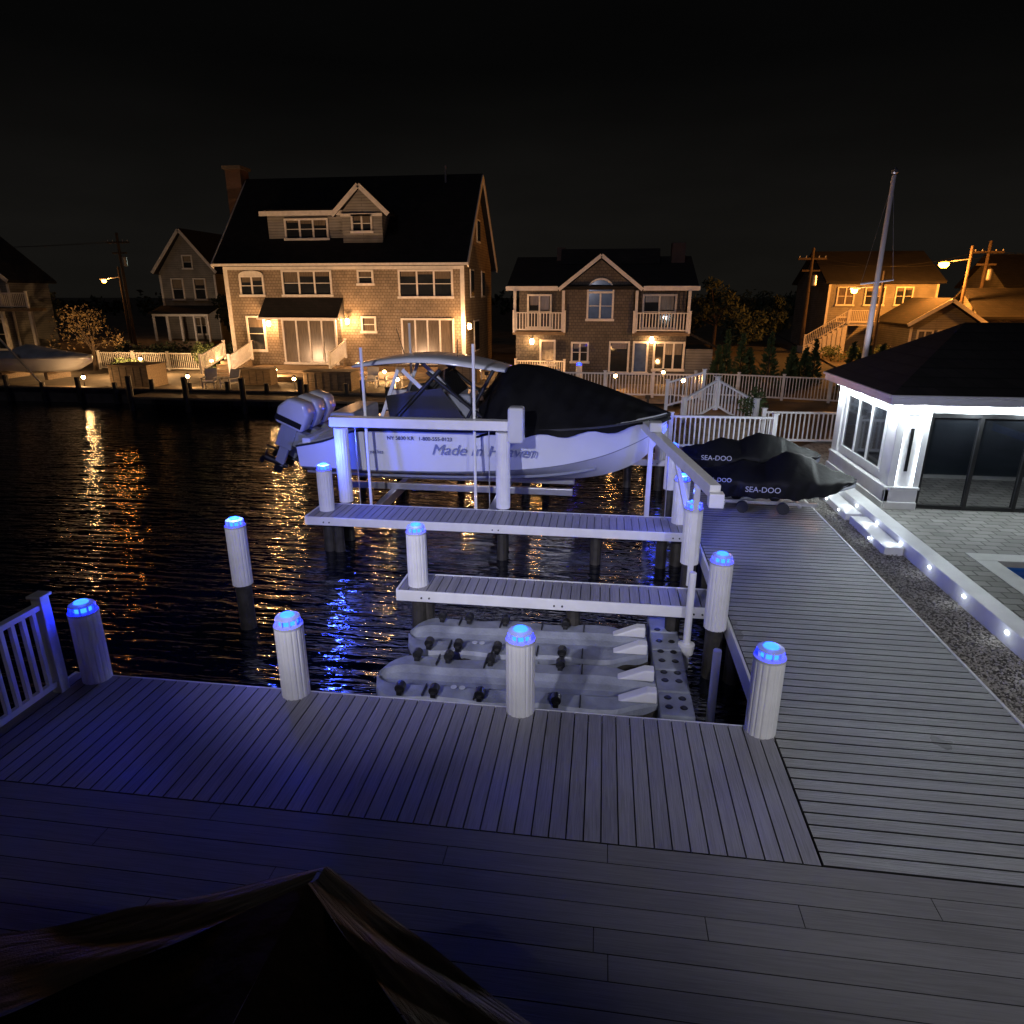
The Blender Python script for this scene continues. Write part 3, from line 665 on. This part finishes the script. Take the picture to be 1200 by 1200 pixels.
def lantern(par,x,y,z,e,col=(1,.5,.2),key='warm',r=.08):
    par.p('lantern_bodies','black').box(x-.1,x+.1,y-.1,y+.1,z+.2,z+.25);par.p('lantern_bodies','black').box(x-.02,x+.02,y+.0,y+.3,z+.24,z+.28)
    par.p('lantern_bulbs_'+key,key).lathe((x,y,z-.15),[(.07,0),(.11,.1),(.11,.25),(.06,.33)],n=12)
    light('lantern_light',par,(x,y-.28,z),'POINT',e,col,r)
lantern(H,-20.9,yf-.3,2.55,260);lantern(H,-15.75,yf-.3,2.7,260);lantern(H,-8.1,yf-.25,2.45,420)
t=H.p('terrace','timber');t.box(-21.5,-9,37.5,yf-.52,GZ,.05);t.box(-20.5,-13.5,35.5,37.49,GZ,-.1)
for i in range(4): t.box(-23.4,-21.6,37.4+i*.5,37.9+i*.5,GZ,-.2+i*.2)
H.done()
railing('terrace_railing',(-21.6,36.8,-.1),(-21.6,39.5,.5),1.0,mt='whitewood');railing('terrace_railing',(-23.4,36.8,-.1),(-23.4,39.5,.5),1.0,mt='whitewood')
railing('terrace_railing',(-15.8,37.6,.05),(-15.8,40.2,.6),1.0,mt='whitewood')
def gardenlamp(x,y,z,e,col=(1,.55,.22)):
    o=Obj('garden_lamp',(x,y,GZ));o.p('post','black').tube((0,0,0),(0,0,z),.03);o.p('hood','black').lathe((0,0,z+.16),[(.16,0),(.03,.1)],n=16);o.p('bulb','warm').lathe((0,0,z),[(.05,0),(.09,.06),(.06,.15)],n=12);o.done()
    light('lamp_light',o,(0,-.2,z+.1),'POINT',e,col,.08)
def wallfill(x,y,e,tx,ty,tz,col=(1,.58,.32),size=125):  # spots added to brighten the house walls, with stand-in fixtures
    o=Obj('wall_fill_light',(x,y,GZ));o.p('spike','black').tube((0,0,0),(0,0,.25),.02);o.p('housing','black',.01).box(-.12,.12,-.06,.05,.25,.45);o.p('lens','warm').box(-.1,.1,.051,.055,.28,.43);o.done()
    light('wall_fill_spot',o,(0,.12,.36),'SPOT',e,col,.08,(tx-x,ty-y,tz-GZ),size)
gardenlamp(-27.5,37.2,.9,1500);gardenlamp(-23.8,38.6,.7,180)
gardenlamp(-18.5,36.2,.5,240);gardenlamp(-12,36.0,.5,180);gardenlamp(-10.5,33.5,.4,90);gardenlamp(-21.5,32.5,.5,110);gardenlamp(-15.5,32.2,.5,80)  # the waterside lamps here are added to brighten the shore
gardenlamp(-33.5,37.5,.5,70);gardenlamp(-26.6,31.4,.5,80)  # last lamp added to light the covered runabout
wallfill(-20.5,33.8,1350,-19.5,41,4);wallfill(-12.5,35.3,1350,-12.5,41,4);wallfill(-6.6,38,500,-8.4,45,5)

H=Obj('balcony_house');W=H.p('walls','shingle2')
W.box(-5.3,-2.3,41.0,50,GZ,2.0);W.box(1.6,4.75,41.0,50,GZ,2.0);W.box(-5.3,-2.3,42.6,50,2.0,4.7);W.box(1.6,4.75,42.6,50,2.0,4.7)
W.box(-2.29,1.59,40.9,50,GZ,4.72)
W.prism([(-2.29,40.9,4.72),(1.59,40.9,4.72),(-.35,40.9,6.2)],(0,6,0))
RF=H.p('roof','roof');gableroof(RF,-5.8,5.2,40.6,50.8,4.55,6.35)
gableroof(H.p('gable_roof','roof'),-2.75,2.05,40.5,46.5,4.5,6.28,.14,'Y')
RF2=H.p('upper_roof','roof');RF2.prism([(-2.9,44.2,6.1),(-2.9,44.8,7.0),(-2.9,47,7.0),(-2.9,47.6,6.1)],(6.1,0,0))
T=H.p('trim','whitewood');T.beam((-2.75,40.46,4.55),(-.35,40.46,6.4),.06,.2);T.beam((-.35,40.46,6.4),(2.05,40.46,4.55),.06,.2)
T.box(-5.85,-2.8,40.5,40.59,4.5,4.75);T.box(2.1,5.25,40.5,40.59,4.5,4.75)
F=H.p('balcony_floor','timber');F.box(-5.4,-2.3,40.3,42.59,2.02,2.2);F.box(1.6,4.85,40.3,42.59,2.02,2.2)
for x in(-5.3,-2.45,1.75,4.7): T.box(x-.08,x+.08,40.4,40.56,2.2,4.5)
window(H,-4.7,-3.4,2.4,4.2,42.6,2,'glass');window(H,2.3,4.1,2.4,4.2,42.6,2,'glass')
window(H,-1.0,.35,2.95,4.35,40.9,2,'glassblue',key='_c');A=H.p('arched_pane','glassblue')
A.prism([(-1.0,40.86,4.47)]+[(-.325+.675*math.cos(a),40.86,4.47+.62*math.sin(a)) for a in [math.pi*(1-i/12) for i in range(1,12)]]+[(.35,40.86,4.47)],(0,.03,0))
ar=H.p('arch_trim','whitewood')
for i in range(12):
    a=math.pi*i/12;b=math.pi*(i+1)/12;ar.beam((-.325+.74*math.cos(a),40.83,4.47+.68*math.sin(a)),(-.325+.74*math.cos(b),40.83,4.47+.68*math.sin(b)),.08,.1)
window(H,-3.75,-3.0,.3,1.6,41,1,'glasswarm',rail=False);window(H,-1.85,-1.0,.5,1.5,40.9,2);window(H,.4,1.4,-.1,1.55,40.9,1,'glass',rail=False);window(H,1.8,2.5,-.1,1.55,41,1,'glassblue',rail=False);window(H,3.0,4.6,.1,1.55,41,3,'glass',rail=False)
H.p('lean_to','siding').box(4.76,6.4,41.5,46,GZ,1.2);H.p('lean_to_roof','roof').prism([(4.76,41.2,2.1),(6.8,41.2,1.15),(6.8,41.2,1.3),(4.76,41.2,2.25)],(0,5,0))
H.p('chimneys','brick').box(3.9,4.7,44.5,45.5,5,7.3);H.p('chimneys','brick').box(-3.2,-2.7,45,45.6,5,7.1)
lantern(H,-4.3,40.7,1.6,14);lantern(H,2.75,40.7,1.75,8)
H.done()
railing('balcony_railing',(-5.35,40.35,2.2),(-2.35,40.35,2.2),1.1,mt='whitewood',post=3,sp=.17,bal=.06);railing('balcony_railing',(1.65,40.35,2.2),(4.8,40.35,2.2),1.1,mt='whitewood',post=3,sp=.17,bal=.06)
railing('terrace_railing',(-5,38.5,GZ),(-2.2,38.5,GZ),1.05,mt='whitewood')
gardenlamp(-3.3,37.2,.6,60,(1,.42,.1));gardenlamp(3.2,36.8,.6,60,(1,.42,.1));gardenlamp(.6,32.2,.9,40,(1,.45,.12))
wallfill(-3.6,35.5,480,-3.6,41,3.3,(1,.47,.16),100);wallfill(3.6,35.5,480,3.4,41,3.3,(1,.47,.16),100)
o=Obj('walkway_lantern',(3.2,27.5,GZ));o.p('post','black').tube((0,0,0),(0,0,1.3),.03);o.p('bulb','warm').lathe((0,0,1.3),[(.05,0),(.08,.08),(.04,.15)],n=12);o.done();light('lamp_light',o,(0,-.2,1.5),'POINT',70,(1,.42,.12),.08)

def simplehouse(name,x0,x1,y0,y1,ze,zr,wall,wins,axis='X',mtw='glass',porch=False,gz=GZ):
    H=Obj(name);W=H.p('walls',wall);W.box(x0,x1,y0,y1,gz,ze);xm=(x0+x1)/2;ym=(y0+y1)/2
    if axis=='X': W.prism([(x0,y0+.01,ze),(x0,y1,ze),(x0,ym,zr)],(x1-x0,0,0));gableroof(H.p('roof','roof'),x0-.4,x1+.4,y0-.4,y1+.4,ze-.15,zr+.12)
    else: W.prism([(x0,y0,ze),(x1,y0,ze),(xm,y0,zr)],(0,y1-y0,0));gableroof(H.p('roof','roof'),x0-.4,x1+.4,y0-.4,y1+.4,ze-.15,zr+.12,axis='Y');T=H.p('trim','whitewood');T.beam((x0-.4,y0-.44,ze-.05),(xm,y0-.44,zr+.2),.06,.25);T.beam((xm,y0-.44,zr+.2),(x1+.4,y0-.44,ze-.05),.06,.25)
    T=H.p('trim','whitewood');T.box(x0-.03,x0+.15,y0-.05,y0-.001,gz,ze-.2);T.box(x1-.15,x1+.03,y0-.05,y0-.001,gz,ze-.2)
    for w in wins: window(H,*w[:4],y0,w[4],w[5] if len(w)>5 else mtw)
    if porch:
        T.box(x0,x1,y0-2,y0-1.9,2.4,2.6);H.p('porch_roof','roof').prism([(x0-.2,y0-2.2,2.6),(x0-.2,y0-.06,3.2),(x0-.2,y0-.06,3.3),(x0-.2,y0-2.2,2.7)],(x1-x0+.4,0,0));H.p('porch_floor','timber').box(x0,x1,y0-2,y0-.06,gz,.2)
        n=4
        for i in range(n+1): x=x0+.1+(x1-x0-.2)*i/n;T.box(x-.08,x+.08,y0-2,y0-1.85,.2,2.4)
    H.done();return H
simplehouse('gabled_house',-49,-41.2,43.5,47,5.2,8.4,'siding',[(-43,-42,.6,2.6,1),(-43,-42,3.6,5,2),(-46.5,-45.4,3.6,5,2)],'Y')
o=Obj('balcony_deck');o.p('slab','timber').box(-44,-38.6,42,43.45,3.2,3.4);q=o.p('posts','whitewood');q.box(-38.85,-38.65,42.1,42.3,GZ,3.2);q.box(-41,-40.8,42.1,42.3,GZ,3.2);o.done()
railing('balcony_railing',(-42,42.1,3.4),(-38.7,42.1,3.4),1.0,mt='whitewood')
gardenlamp(-40,40.5,.5,60)
H=simplehouse('porch_house',-41,-35.5,60,68,6.2,9.6,'siding',[(-39.8,-38.8,3.9,5.6,1),(-37.6,-36.6,3.9,5.6,1),(-38.4,-37.6,6.6,7.6,1),(-38,-37,.8,2.2,2)],'Y',porch=True)
wallfill(-36,53,350,-38,60,4,(1,.66,.42),90)
simplehouse('low_house',-34,-29,64,70,3.2,5.2,'siding',[(-33,-31.5,1,2.2,2)],'X')
H=simplehouse('street_house',18.6,27.2,62,72,5.3,7.6,'siding',[(19.4,20.6,3.5,4.8,2,'glasswarm'),(21.6,23,3.5,4.8,2),(24,25.2,3.5,4.8,2),(19.6,20.5,1,2.4,1,'glasswarm'),(24,25.4,1,2.4,2)],'X')
o=Obj('entry_stairs');s=o.p('treads','whitewood')
for i in range(9): s.box(16.2+i*.35,16.6+i*.35,58.6,60.4,GZ,.2+i*.22)
s.box(19.3,21.6,58.6,61.9,1.9,2.1);o.done()
railing('stair_railing',(16.2,58.5,.1),(19.3,58.5,2.1),1.0,mt='whitewood');railing('stair_railing',(19.4,58.5,2.1),(21.6,58.5,2.1),1.0,mt='whitewood')
simplehouse('cottage',22.3,27.0,54,60,2.2,3.7,'siding',[(22.9,23.8,.6,1.7,2,'glasswarm'),(24.3,25.2,.6,1.7,2)],'Y')
simplehouse('cottage',27.6,40,55,61,2.7,4.4,'siding',[(28.4,29.6,1,2.1,2,'glasswarm'),(31,32.2,1,2.1,2,'glasswarm'),(34,35,1,2.1,2)],'X')
simplehouse('gabled_house',34.5,42,66,74,5,7.4,'siding',[(36,37,3.5,4.6,1)],'X')

flat('road',[(9.4,36),(13.6,36),(21.0,90),(15.5,90)],GZ+.03,'asphalt')
flat('kerb',[(13.65,36),(13.85,36),(21.3,90),(21.05,90)],GZ+.14,'concrete',.14)
def streetlamp(x,y,z,e,col=(1,.34,.05),side=-1,key='orange',arm=1.6,br=1):
    o=Obj('street_lamp',(x,y,GZ));h=z-GZ
    o.p('pole','bark').tube((0,0,0),(0,0,h+1.2),.14,.1);o.p('arm','alu').tube((0,0,h+.3),(side*arm,0,h+.12),.05)
    o.p('head','alu',.02).box(min(0,side*.7)+side*(arm-.2),max(0,side*.7)+side*(arm-.2),-.14,.14,h+.03,h+.16)
    o.p('bulb',key).lathe((side*(arm+.15),0,h-.14),[(.1*br,-.1*br),(.2*br,.0),(.2*br,.16)],n=14);o.done()
    light('lamp_light',o,(side*(arm+.15),-.3,h-.4),'POINT',e,col,.2)
streetlamp(26.6,56.5,6.5,5200,br=1.7);streetlamp(-46.5,62,5.6,300,(1,.4,.1));streetlamp(-43.5,70,8.0,60,(.8,1,.8),1,'cool')
streetlamp(31.5,52,4.9,900,br=1.2);streetlamp(18.4,50,4.6,900,(1,.42,.1))
streetlamp(-70,140,5,30);streetlamp(-9,190,5.2,30);streetlamp(16,150,4.6,30)
def utility(x,y,h):
    o=Obj('utility_pole',(x,y,GZ));t=o.p('pole','bark');t.tube((0,0,0),(0,0,h),.17,.11);t.box(-1.1,1.1,-.07,.07,h-.9,h-.75);t.box(-.7,.7,-.07,.07,h-1.8,h-1.66)
    i=o.p('insulators','cap')
    for q in(-1,-.5,.5,1): i.lathe((q,0,h-.75),[(.05,0),(.03,.15)],n=8)
    o.p('transformer','alu').lathe((.35,0,h-2.9),[(.2,0),(.22,.1),(.22,.8),(.1,.88)],n=14);o.done()
utility(16.4,60,8.2);utility(-44.6,60,10);utility(29.5,60,8.6);utility(36,90,9)
o=Obj('power_lines');w=o.p('wires','black')
def wire(a,b,sag=.8,n=14):
    a=Vector(a);b=Vector(b);pr=a
    for i in range(1,n+1):
        t=i/n;q=a.lerp(b,t);q.z-=sag*4*t*(1-t);w.tube(pr,q,.014,n=4,caps=False);pr=q
for dx in(-1,1):
    wire((16.4+dx,60,7),(29.5+dx,60,7.4));wire((29.5+dx,60,7.4),(60,50,8));wire((-44.6+dx,60,8.9),(-80,50,9))
o.done()

# ---------------------------------------------------------------- vegetation
def leaves(p,c,rad,n,sz):
    for i in range(n):
        while True:
            q=Vector((random.uniform(-1,1),random.uniform(-1,1),random.uniform(-1,1)))
            if .25<q.length<1: break
        q=Vector((q.x*rad[0],q.y*rad[1],q.z*rad[2]))+Vector(c)
        a=Vector((random.gauss(0,1),random.gauss(0,1),random.gauss(0,1))).normalized();b=a.orthogonal().normalized();s=sz*random.uniform(.5,1.3)
        p.add([q-a*s,q+b*s*.5,q+a*s,q-b*s*.5],[(0,1,2,3)])
def tree(name,x,y,h,r,mt='leafdark',n=900,sz=.16,gz=GZ):
    o=Obj(name,(x,y,gz));t=o.p('trunk','bark');t.tube((0,0,0),(random.uniform(-.1,.1),0,h*.55),.035*h,.018*h);f=o.p('leaf_crown',mt)
    for i in range(14):
        a=random.uniform(0,6.28);d=r*random.uniform(.1,.85);z=h*random.uniform(.35,.92);c=(d*math.cos(a),d*math.sin(a),z)
        t.tube((0,0,h*random.uniform(.3,.55)),c,.012*h,.004*h,6);k=random.uniform(.28,.55)*r;leaves(f,c,(k,k,k*.8),n//14,sz)
    o.done()
def conifer(x,y,h,r,n=500,mt='leaf'):
    o=Obj('evergreen_shrub',(x,y,GZ));o.p('trunk','bark').tube((0,0,0),(0,0,h*.9),.05,.01,6);f=o.p('needle_crown',mt)
    for i in range(n):
        z=random.random()**1.3;a=random.uniform(0,6.28);d=r*(1-z)*random.uniform(.4,1.1);q=Vector((d*math.cos(a),d*math.sin(a),z*h+.1));u=Vector((math.cos(a),math.sin(a),random.uniform(.2,1.2))).normalized();b=u.orthogonal();s=.14*random.uniform(.6,1.4)
        f.add([q-u*s,q+b*s*.3,q+u*s,q-b*s*.3],[(0,1,2,3)])
    o.done()
def bush(x,y,r,h,mt='leaf',n=500,sz=.09,gz=GZ):
    o=Obj('garden_bush',(x,y,gz));f=o.p('leaves',mt)
    for i in range(6):
        c=(random.uniform(-.6,.6)*r,random.uniform(-.6,.6)*r,h*random.uniform(.3,.75));leaves(f,c,(r*.5,r*.5,h*.35),n//6,sz)
        o.p('stems','bark').tube((0,0,0),c,.02,.008,5)
    o.done()
for i in range(17): conifer(5.6+i*.72+random.uniform(-.2,.2),33.5+random.uniform(-.5,3)+.2*i,random.uniform(1.5,2.9),random.uniform(.4,.65))
for x,y,h,r in((9.5,62,6.0,2.1),(13.5,70,5.2,2.8),(15.5,66,4.4,2.0),(7,64,4.2,2.2),(11,57,3.6,2.0),(-31.5,55,4.5,1.6),(-47,52,5,2)): tree('shade_tree',x,y,h,r,n=1500,sz=.2)
tree('ornamental_tree',-32.2,39.2,3.9,1.8,'leafwarm',1100,.09);bush(-24.7,39,.9,1.9,'leaf',700);bush(-28.8,38,.8,1.1);bush(-34.5,38,1.0,1.6,'leafwarm');bush(-36.5,37.5,1.2,1.5)
bush(4.9,22.6,.55,1.0,'leaf',500,.08,0.3)
for i in range(7): bush(-33+i*1.5,42.5+random.random(),1.0,1.6,'leafdark',350,.12)
for x in(16.5,18,20,23,25.5,28,30): bush(x,52+random.random()*2,1.0,1.2,'leaf',300,.12)
for x in(9,10.4,12): bush(x,24,.9,1.3,'leafdark',500,.1)
o=Obj('distant_tree_line');f=o.p('leaf_mass','leafdark')
for i in range(420):
    x=-260+i*1.25;y=150+20*math.sin(i*.37)+random.uniform(-8,8);h=3.4+1.1*math.sin(i*.11)+random.uniform(-.6,.9)
    leaves(f,(x,y,h*.45),(1.7,1.7,h*.55),26,.7)
o.done()

# ---------------------------------------------------------------- left shore
o=Obj('timber_bulkhead');b=o.p('planks','concrete');b.box(-90,-10,30.38,30.49,-2,-.2);b.box(-10.0,2,34.38,34.49,-2,-.2);b.box(-10.1,-10,30.4,34.5,-2,-.2);c=o.p('cap_rail','timber');c.box(-90,-10,30.2,30.7,-.2,-.12)
q=o.p('piles','piledark')
for i in range(26): q.tube((-60+i*2,30.25,-2),(-60+i*2,30.25,.25+.2*math.sin(i*3)),.14,.12)
o.done()
o=Obj('shore_dock');t=o.p('boards','timber');t.box(-22,-9.5,28.4,30.3,-.35,-.25);q=o.p('piles','piledark')
for x in(-21.8,-19,-16.2,-13.4,-10.5): q.tube((x,28.4,-2),(x,28.4,.7),.13)
t.box(-9.9,-3.5,33.0,35,-.3,-.15)
o.done()
def planter(x0,x1,y0,y1,h):
    o=Obj('timber_storage_bench');p=o.p('box','timber',.02);p.box(x0,x1,y0,y1,GZ,GZ+h);o.p('lid','timber',.02).box(x0-.05,x1+.05,y0-.05,y1+.05,GZ+h+.002,GZ+h+.07)
    s=o.p('slats','piledark')
    n=int((x1-x0)/.4)
    for i in range(n): s.box(x0+.2+i*.4,x0+.22+i*.4,y0-.012,y0-.001,GZ+.05,GZ+h-.05)
    o.done()
planter(-25.6,-23.4,32,33.6,1.1);planter(-15,-12.5,32.2,33.4,.9);planter(-9,-6.8,36,37,.9);planter(-19.4,-17.6,33.8,34.6,.8)
def lounger(x,y,rz):
    o=Obj('patio_chair',(x,y,GZ),rz);p=o.p('frame','whitewood')
    p.box(-.3,.3,-.35,.35,.36,.42);p.beam((0,.33,.4),(0,.55,1.0),.6,.05)
    for a in(-.28,.28):
        for b in(-.3,.3): p.box(a-.03,a+.03,b-.03,b+.03,0,.36)
        p.box(a-.04,a+.04,-.35,.35,.58,.62);p.box(a-.03,a+.03,-.33,-.27,.42,.58)
    o.done()
for x,y,a in((-20,32,.3),(-18.8,31.8,-.2),(-12,33.8,.1),(-10.8,33.9,-.4),(-7.2,38,.2)): lounger(x,y,a+math.pi*0)
# small covered boat on a shore-side lift
o=Obj('covered_runabout',(-32.6,32.6,GZ+.62))
ks=lerpsec([(0,.95,1.15,0),(1.2,1.05,1.2,0),(2.0,1.05,1.5,0),(2.6,1.02,1.45,0),(3.6,.95,1.25,.02),(4.8,.65,1.1,.2),(5.7,.1,1.0,.6)],34)
o.p('hull','gel',smooth=True).loft([[(x,-hw,.9),(x,-hw*.88,zb+.22),(x,0,zb),(x,hw*.88,zb+.22),(x,hw,.9)] for x,hw,zt,zb in ks])
o.p('tarp','tarp',smooth=True).loft([[(x,-hw*1.05,.84),(x,-hw,.94),(x,-hw*.5,.94+(zt-.94)*.75+.03*math.sin(x*8)),(x,0,zt),(x,hw*.5,.94+(zt-.94)*.75),(x,hw,.94),(x,hw*1.05,.84)] for x,hw,zt,zb in ks])
o.p('outboard_cowl','blacktrim',.06).box(-.55,-.05,-.2,.2,.75,1.3);o.p('outboard_leg','blacktrim',.02).box(-.4,-.2,-.07,.07,.05,.75)
q=o.p('cradle','timber');q.box(.8,1.0,-.9,.9,-.27,.1);q.box(3.4,3.6,-.8,.8,-.27,.12)
o.done()
o=Obj('boat_davit');t=o.p('arms','alu');t.tube((-33.5,31,GZ),(-35.3,31,2.1),.05);t.tube((-28.5,31,GZ),(-30.6,31,2.2),.05);o.done()

# ---------------------------------------------------------------- patio canopy in the foreground
o=Obj('patio_umbrella')
def patch(name,mt,a,b,c,d,nu=60,nv=16,amp=.02,seed=0):
    """a-b outer edge, d-c inner edge"""
    a,b,c,d=map(Vector,(a,b,c,d));vs=[];fs=[];uv=[]
    for j in range(nv+1):
        for i in range(nu+1):
            u=i/nu;v=j/nv;p_=(a.lerp(b,u)).lerp(d.lerp(c,u),v)
            p_.z+=amp*math.sin(u*9+seed+v*4)*math.sin(v*math.pi)+amp*.5*math.sin(u*21+v*9+seed)*math.sin(u*math.pi)-.035*math.sin(u*math.pi)
            vs.append(p_);uv.append((u*(b-a).length,v))
    for j in range(nv):
        for i in range(nu): k=j*(nu+1)+i;fs.append((k,k+1,k+nu+2,k+nu+1))
    me=bpy.data.meshes.new(name);me.from_pydata(vs,[],fs);me.materials.append(M[mt]);ul=me.uv_layers.new()
    for l in me.loops: ul.data[l.index].uv=uv[l.vertex_index]
    for f in me.polygons: f.use_smooth=True
    ob=bpy.data.objects.new(name,me);COL.objects.link(ob);ob.parent=o.e
C=(-1.16,2.25,1.8);LO=(-3.3,1.56,1.66);RO=(.85,1.3,1.6);LI=(-2.95,.95,1.72);RI=(-.05,1.2,1.78);CI=(-1.2,2.13,1.82);NL=(-2.7,-.3,1.66);NR=(.4,-.3,1.66);PK=(-1.2,.6,1.86)
patch('far_panel_left','fabric',C,LO,LI,CI,amp=.02)
patch('far_panel_right','fabric',C,RO,RI,CI,amp=.02,seed=2)
patch('top_left','canvas',CI,LI,NL,PK,amp=.02)
patch('top_right','canvas',CI,RI,NR,PK,amp=.02,seed=1)
patch('side_right','canvas',RI,RO,(1.0,-.3,1.55),NR,amp=.03,seed=4)
patch('top_near','canvas',PK,NL,(-1.2,-.6,1.6),NR,amp=.03,seed=3)
pp=o.p('pole','black');pp.tube((-1.2,.6,0),(-1.2,.6,1.8),.03);o.p('stand','black').lathe((-1.2,.6,0),[(.35,0),(.33,.07),(.05,.12)],n=24)
o.done()

# ---------------------------------------------------------------- own house behind the camera with its floodlights
H=Obj('waterfront_house');W=H.p('walls','siding');W.box(-9,7,-9,-2.0,-.3,6.6);gableroof(H.p('roof','roof'),-9.4,7.4,-9.4,-1.6,6.5,9.2)
H.p('balcony_slab','white').box(-3.5,4,-1.98,-.35,2.55,2.7)
F=H.p('floodlight_bodies','black',.01);Lm=H.p('floodlight_lenses','cool')
for x in(-3.2,3.4): F.box(x-.15,x+.15,-1.98,-1.75,5.9,6.15);Lm.box(x-.12,x+.12,-1.749,-1.745,5.93,6.12)
H.done()
light('floodlight',H,(-3.2,-1.6,6.0),'SPOT',4700,(.84,.83,1),.12,(-1.8,15.5,.9),54,1)
light('floodlight',H,(3.4,-1.6,6.0),'SPOT',1500,(.94,.93,1),.12,(2.8,10.3,0),68,1)

# ---------------------------------------------------------------- added night fill + sky
s=bpy.data.lights.new('night_fill','SUN');s.energy=.06;s.angle=R(.5);s.color=(.8,.82,1);so=bpy.data.objects.new('night_fill',s);COL.objects.link(so);so.rotation_euler=(R(38),0,R(-20))  # weak sun lamp added as a general night fill
wd=bpy.data.worlds.new("World");scene.world=wd;wd.use_nodes=True;nt=wd.node_tree;bg=nt.nodes['Background']
tc=nt.nodes.new('ShaderNodeTexCoord');sp=nt.nodes.new('ShaderNodeSeparateXYZ');L(nt,tc.outputs['Generated'],sp.inputs[0])
r=nt.nodes.new('ShaderNodeValToRGB');e=r.color_ramp.elements
e[0].position=0;e[0].color=(.0085,.0078,.0066,1);e[1].position=.6;e[1].color=(.0005,.0006,.0008,1)
q=e.new(.12);q.color=(.006,.0056,.005,1);q=e.new(.27);q.color=(.0018,.0018,.0018,1)
L(nt,sp.outputs[2],r.inputs[0])
n=nt.nodes.new('ShaderNodeTexNoise');n.inputs['Scale'].default_value=2;n.inputs['Detail'].default_value=5;mp=nt.nodes.new('ShaderNodeMapping');mp.inputs['Scale'].default_value=(1,1,4);L(nt,tc.outputs['Generated'],mp.inputs[0]);L(nt,mp.outputs[0],n.inputs['Vector'])
mr=nt.nodes.new('ShaderNodeMapRange');mr.inputs['To Min'].default_value=.3;mr.inputs['To Max'].default_value=1.5;L(nt,n.outputs[0],mr.inputs[0])
L(nt,r.outputs[0],bg.inputs[0]);L(nt,mr.outputs[0],bg.inputs[1])

cam=bpy.data.cameras.new('camera');cam.sensor_width=36;cam.lens=36*776/1200;cam.clip_end=3000;cam.clip_start=.05
co=bpy.data.objects.new('camera',cam);COL.objects.link(co);co.location=(0,0,4.3);co.rotation_euler=(R(90-18.2),0,R(7.7));scene.camera=co
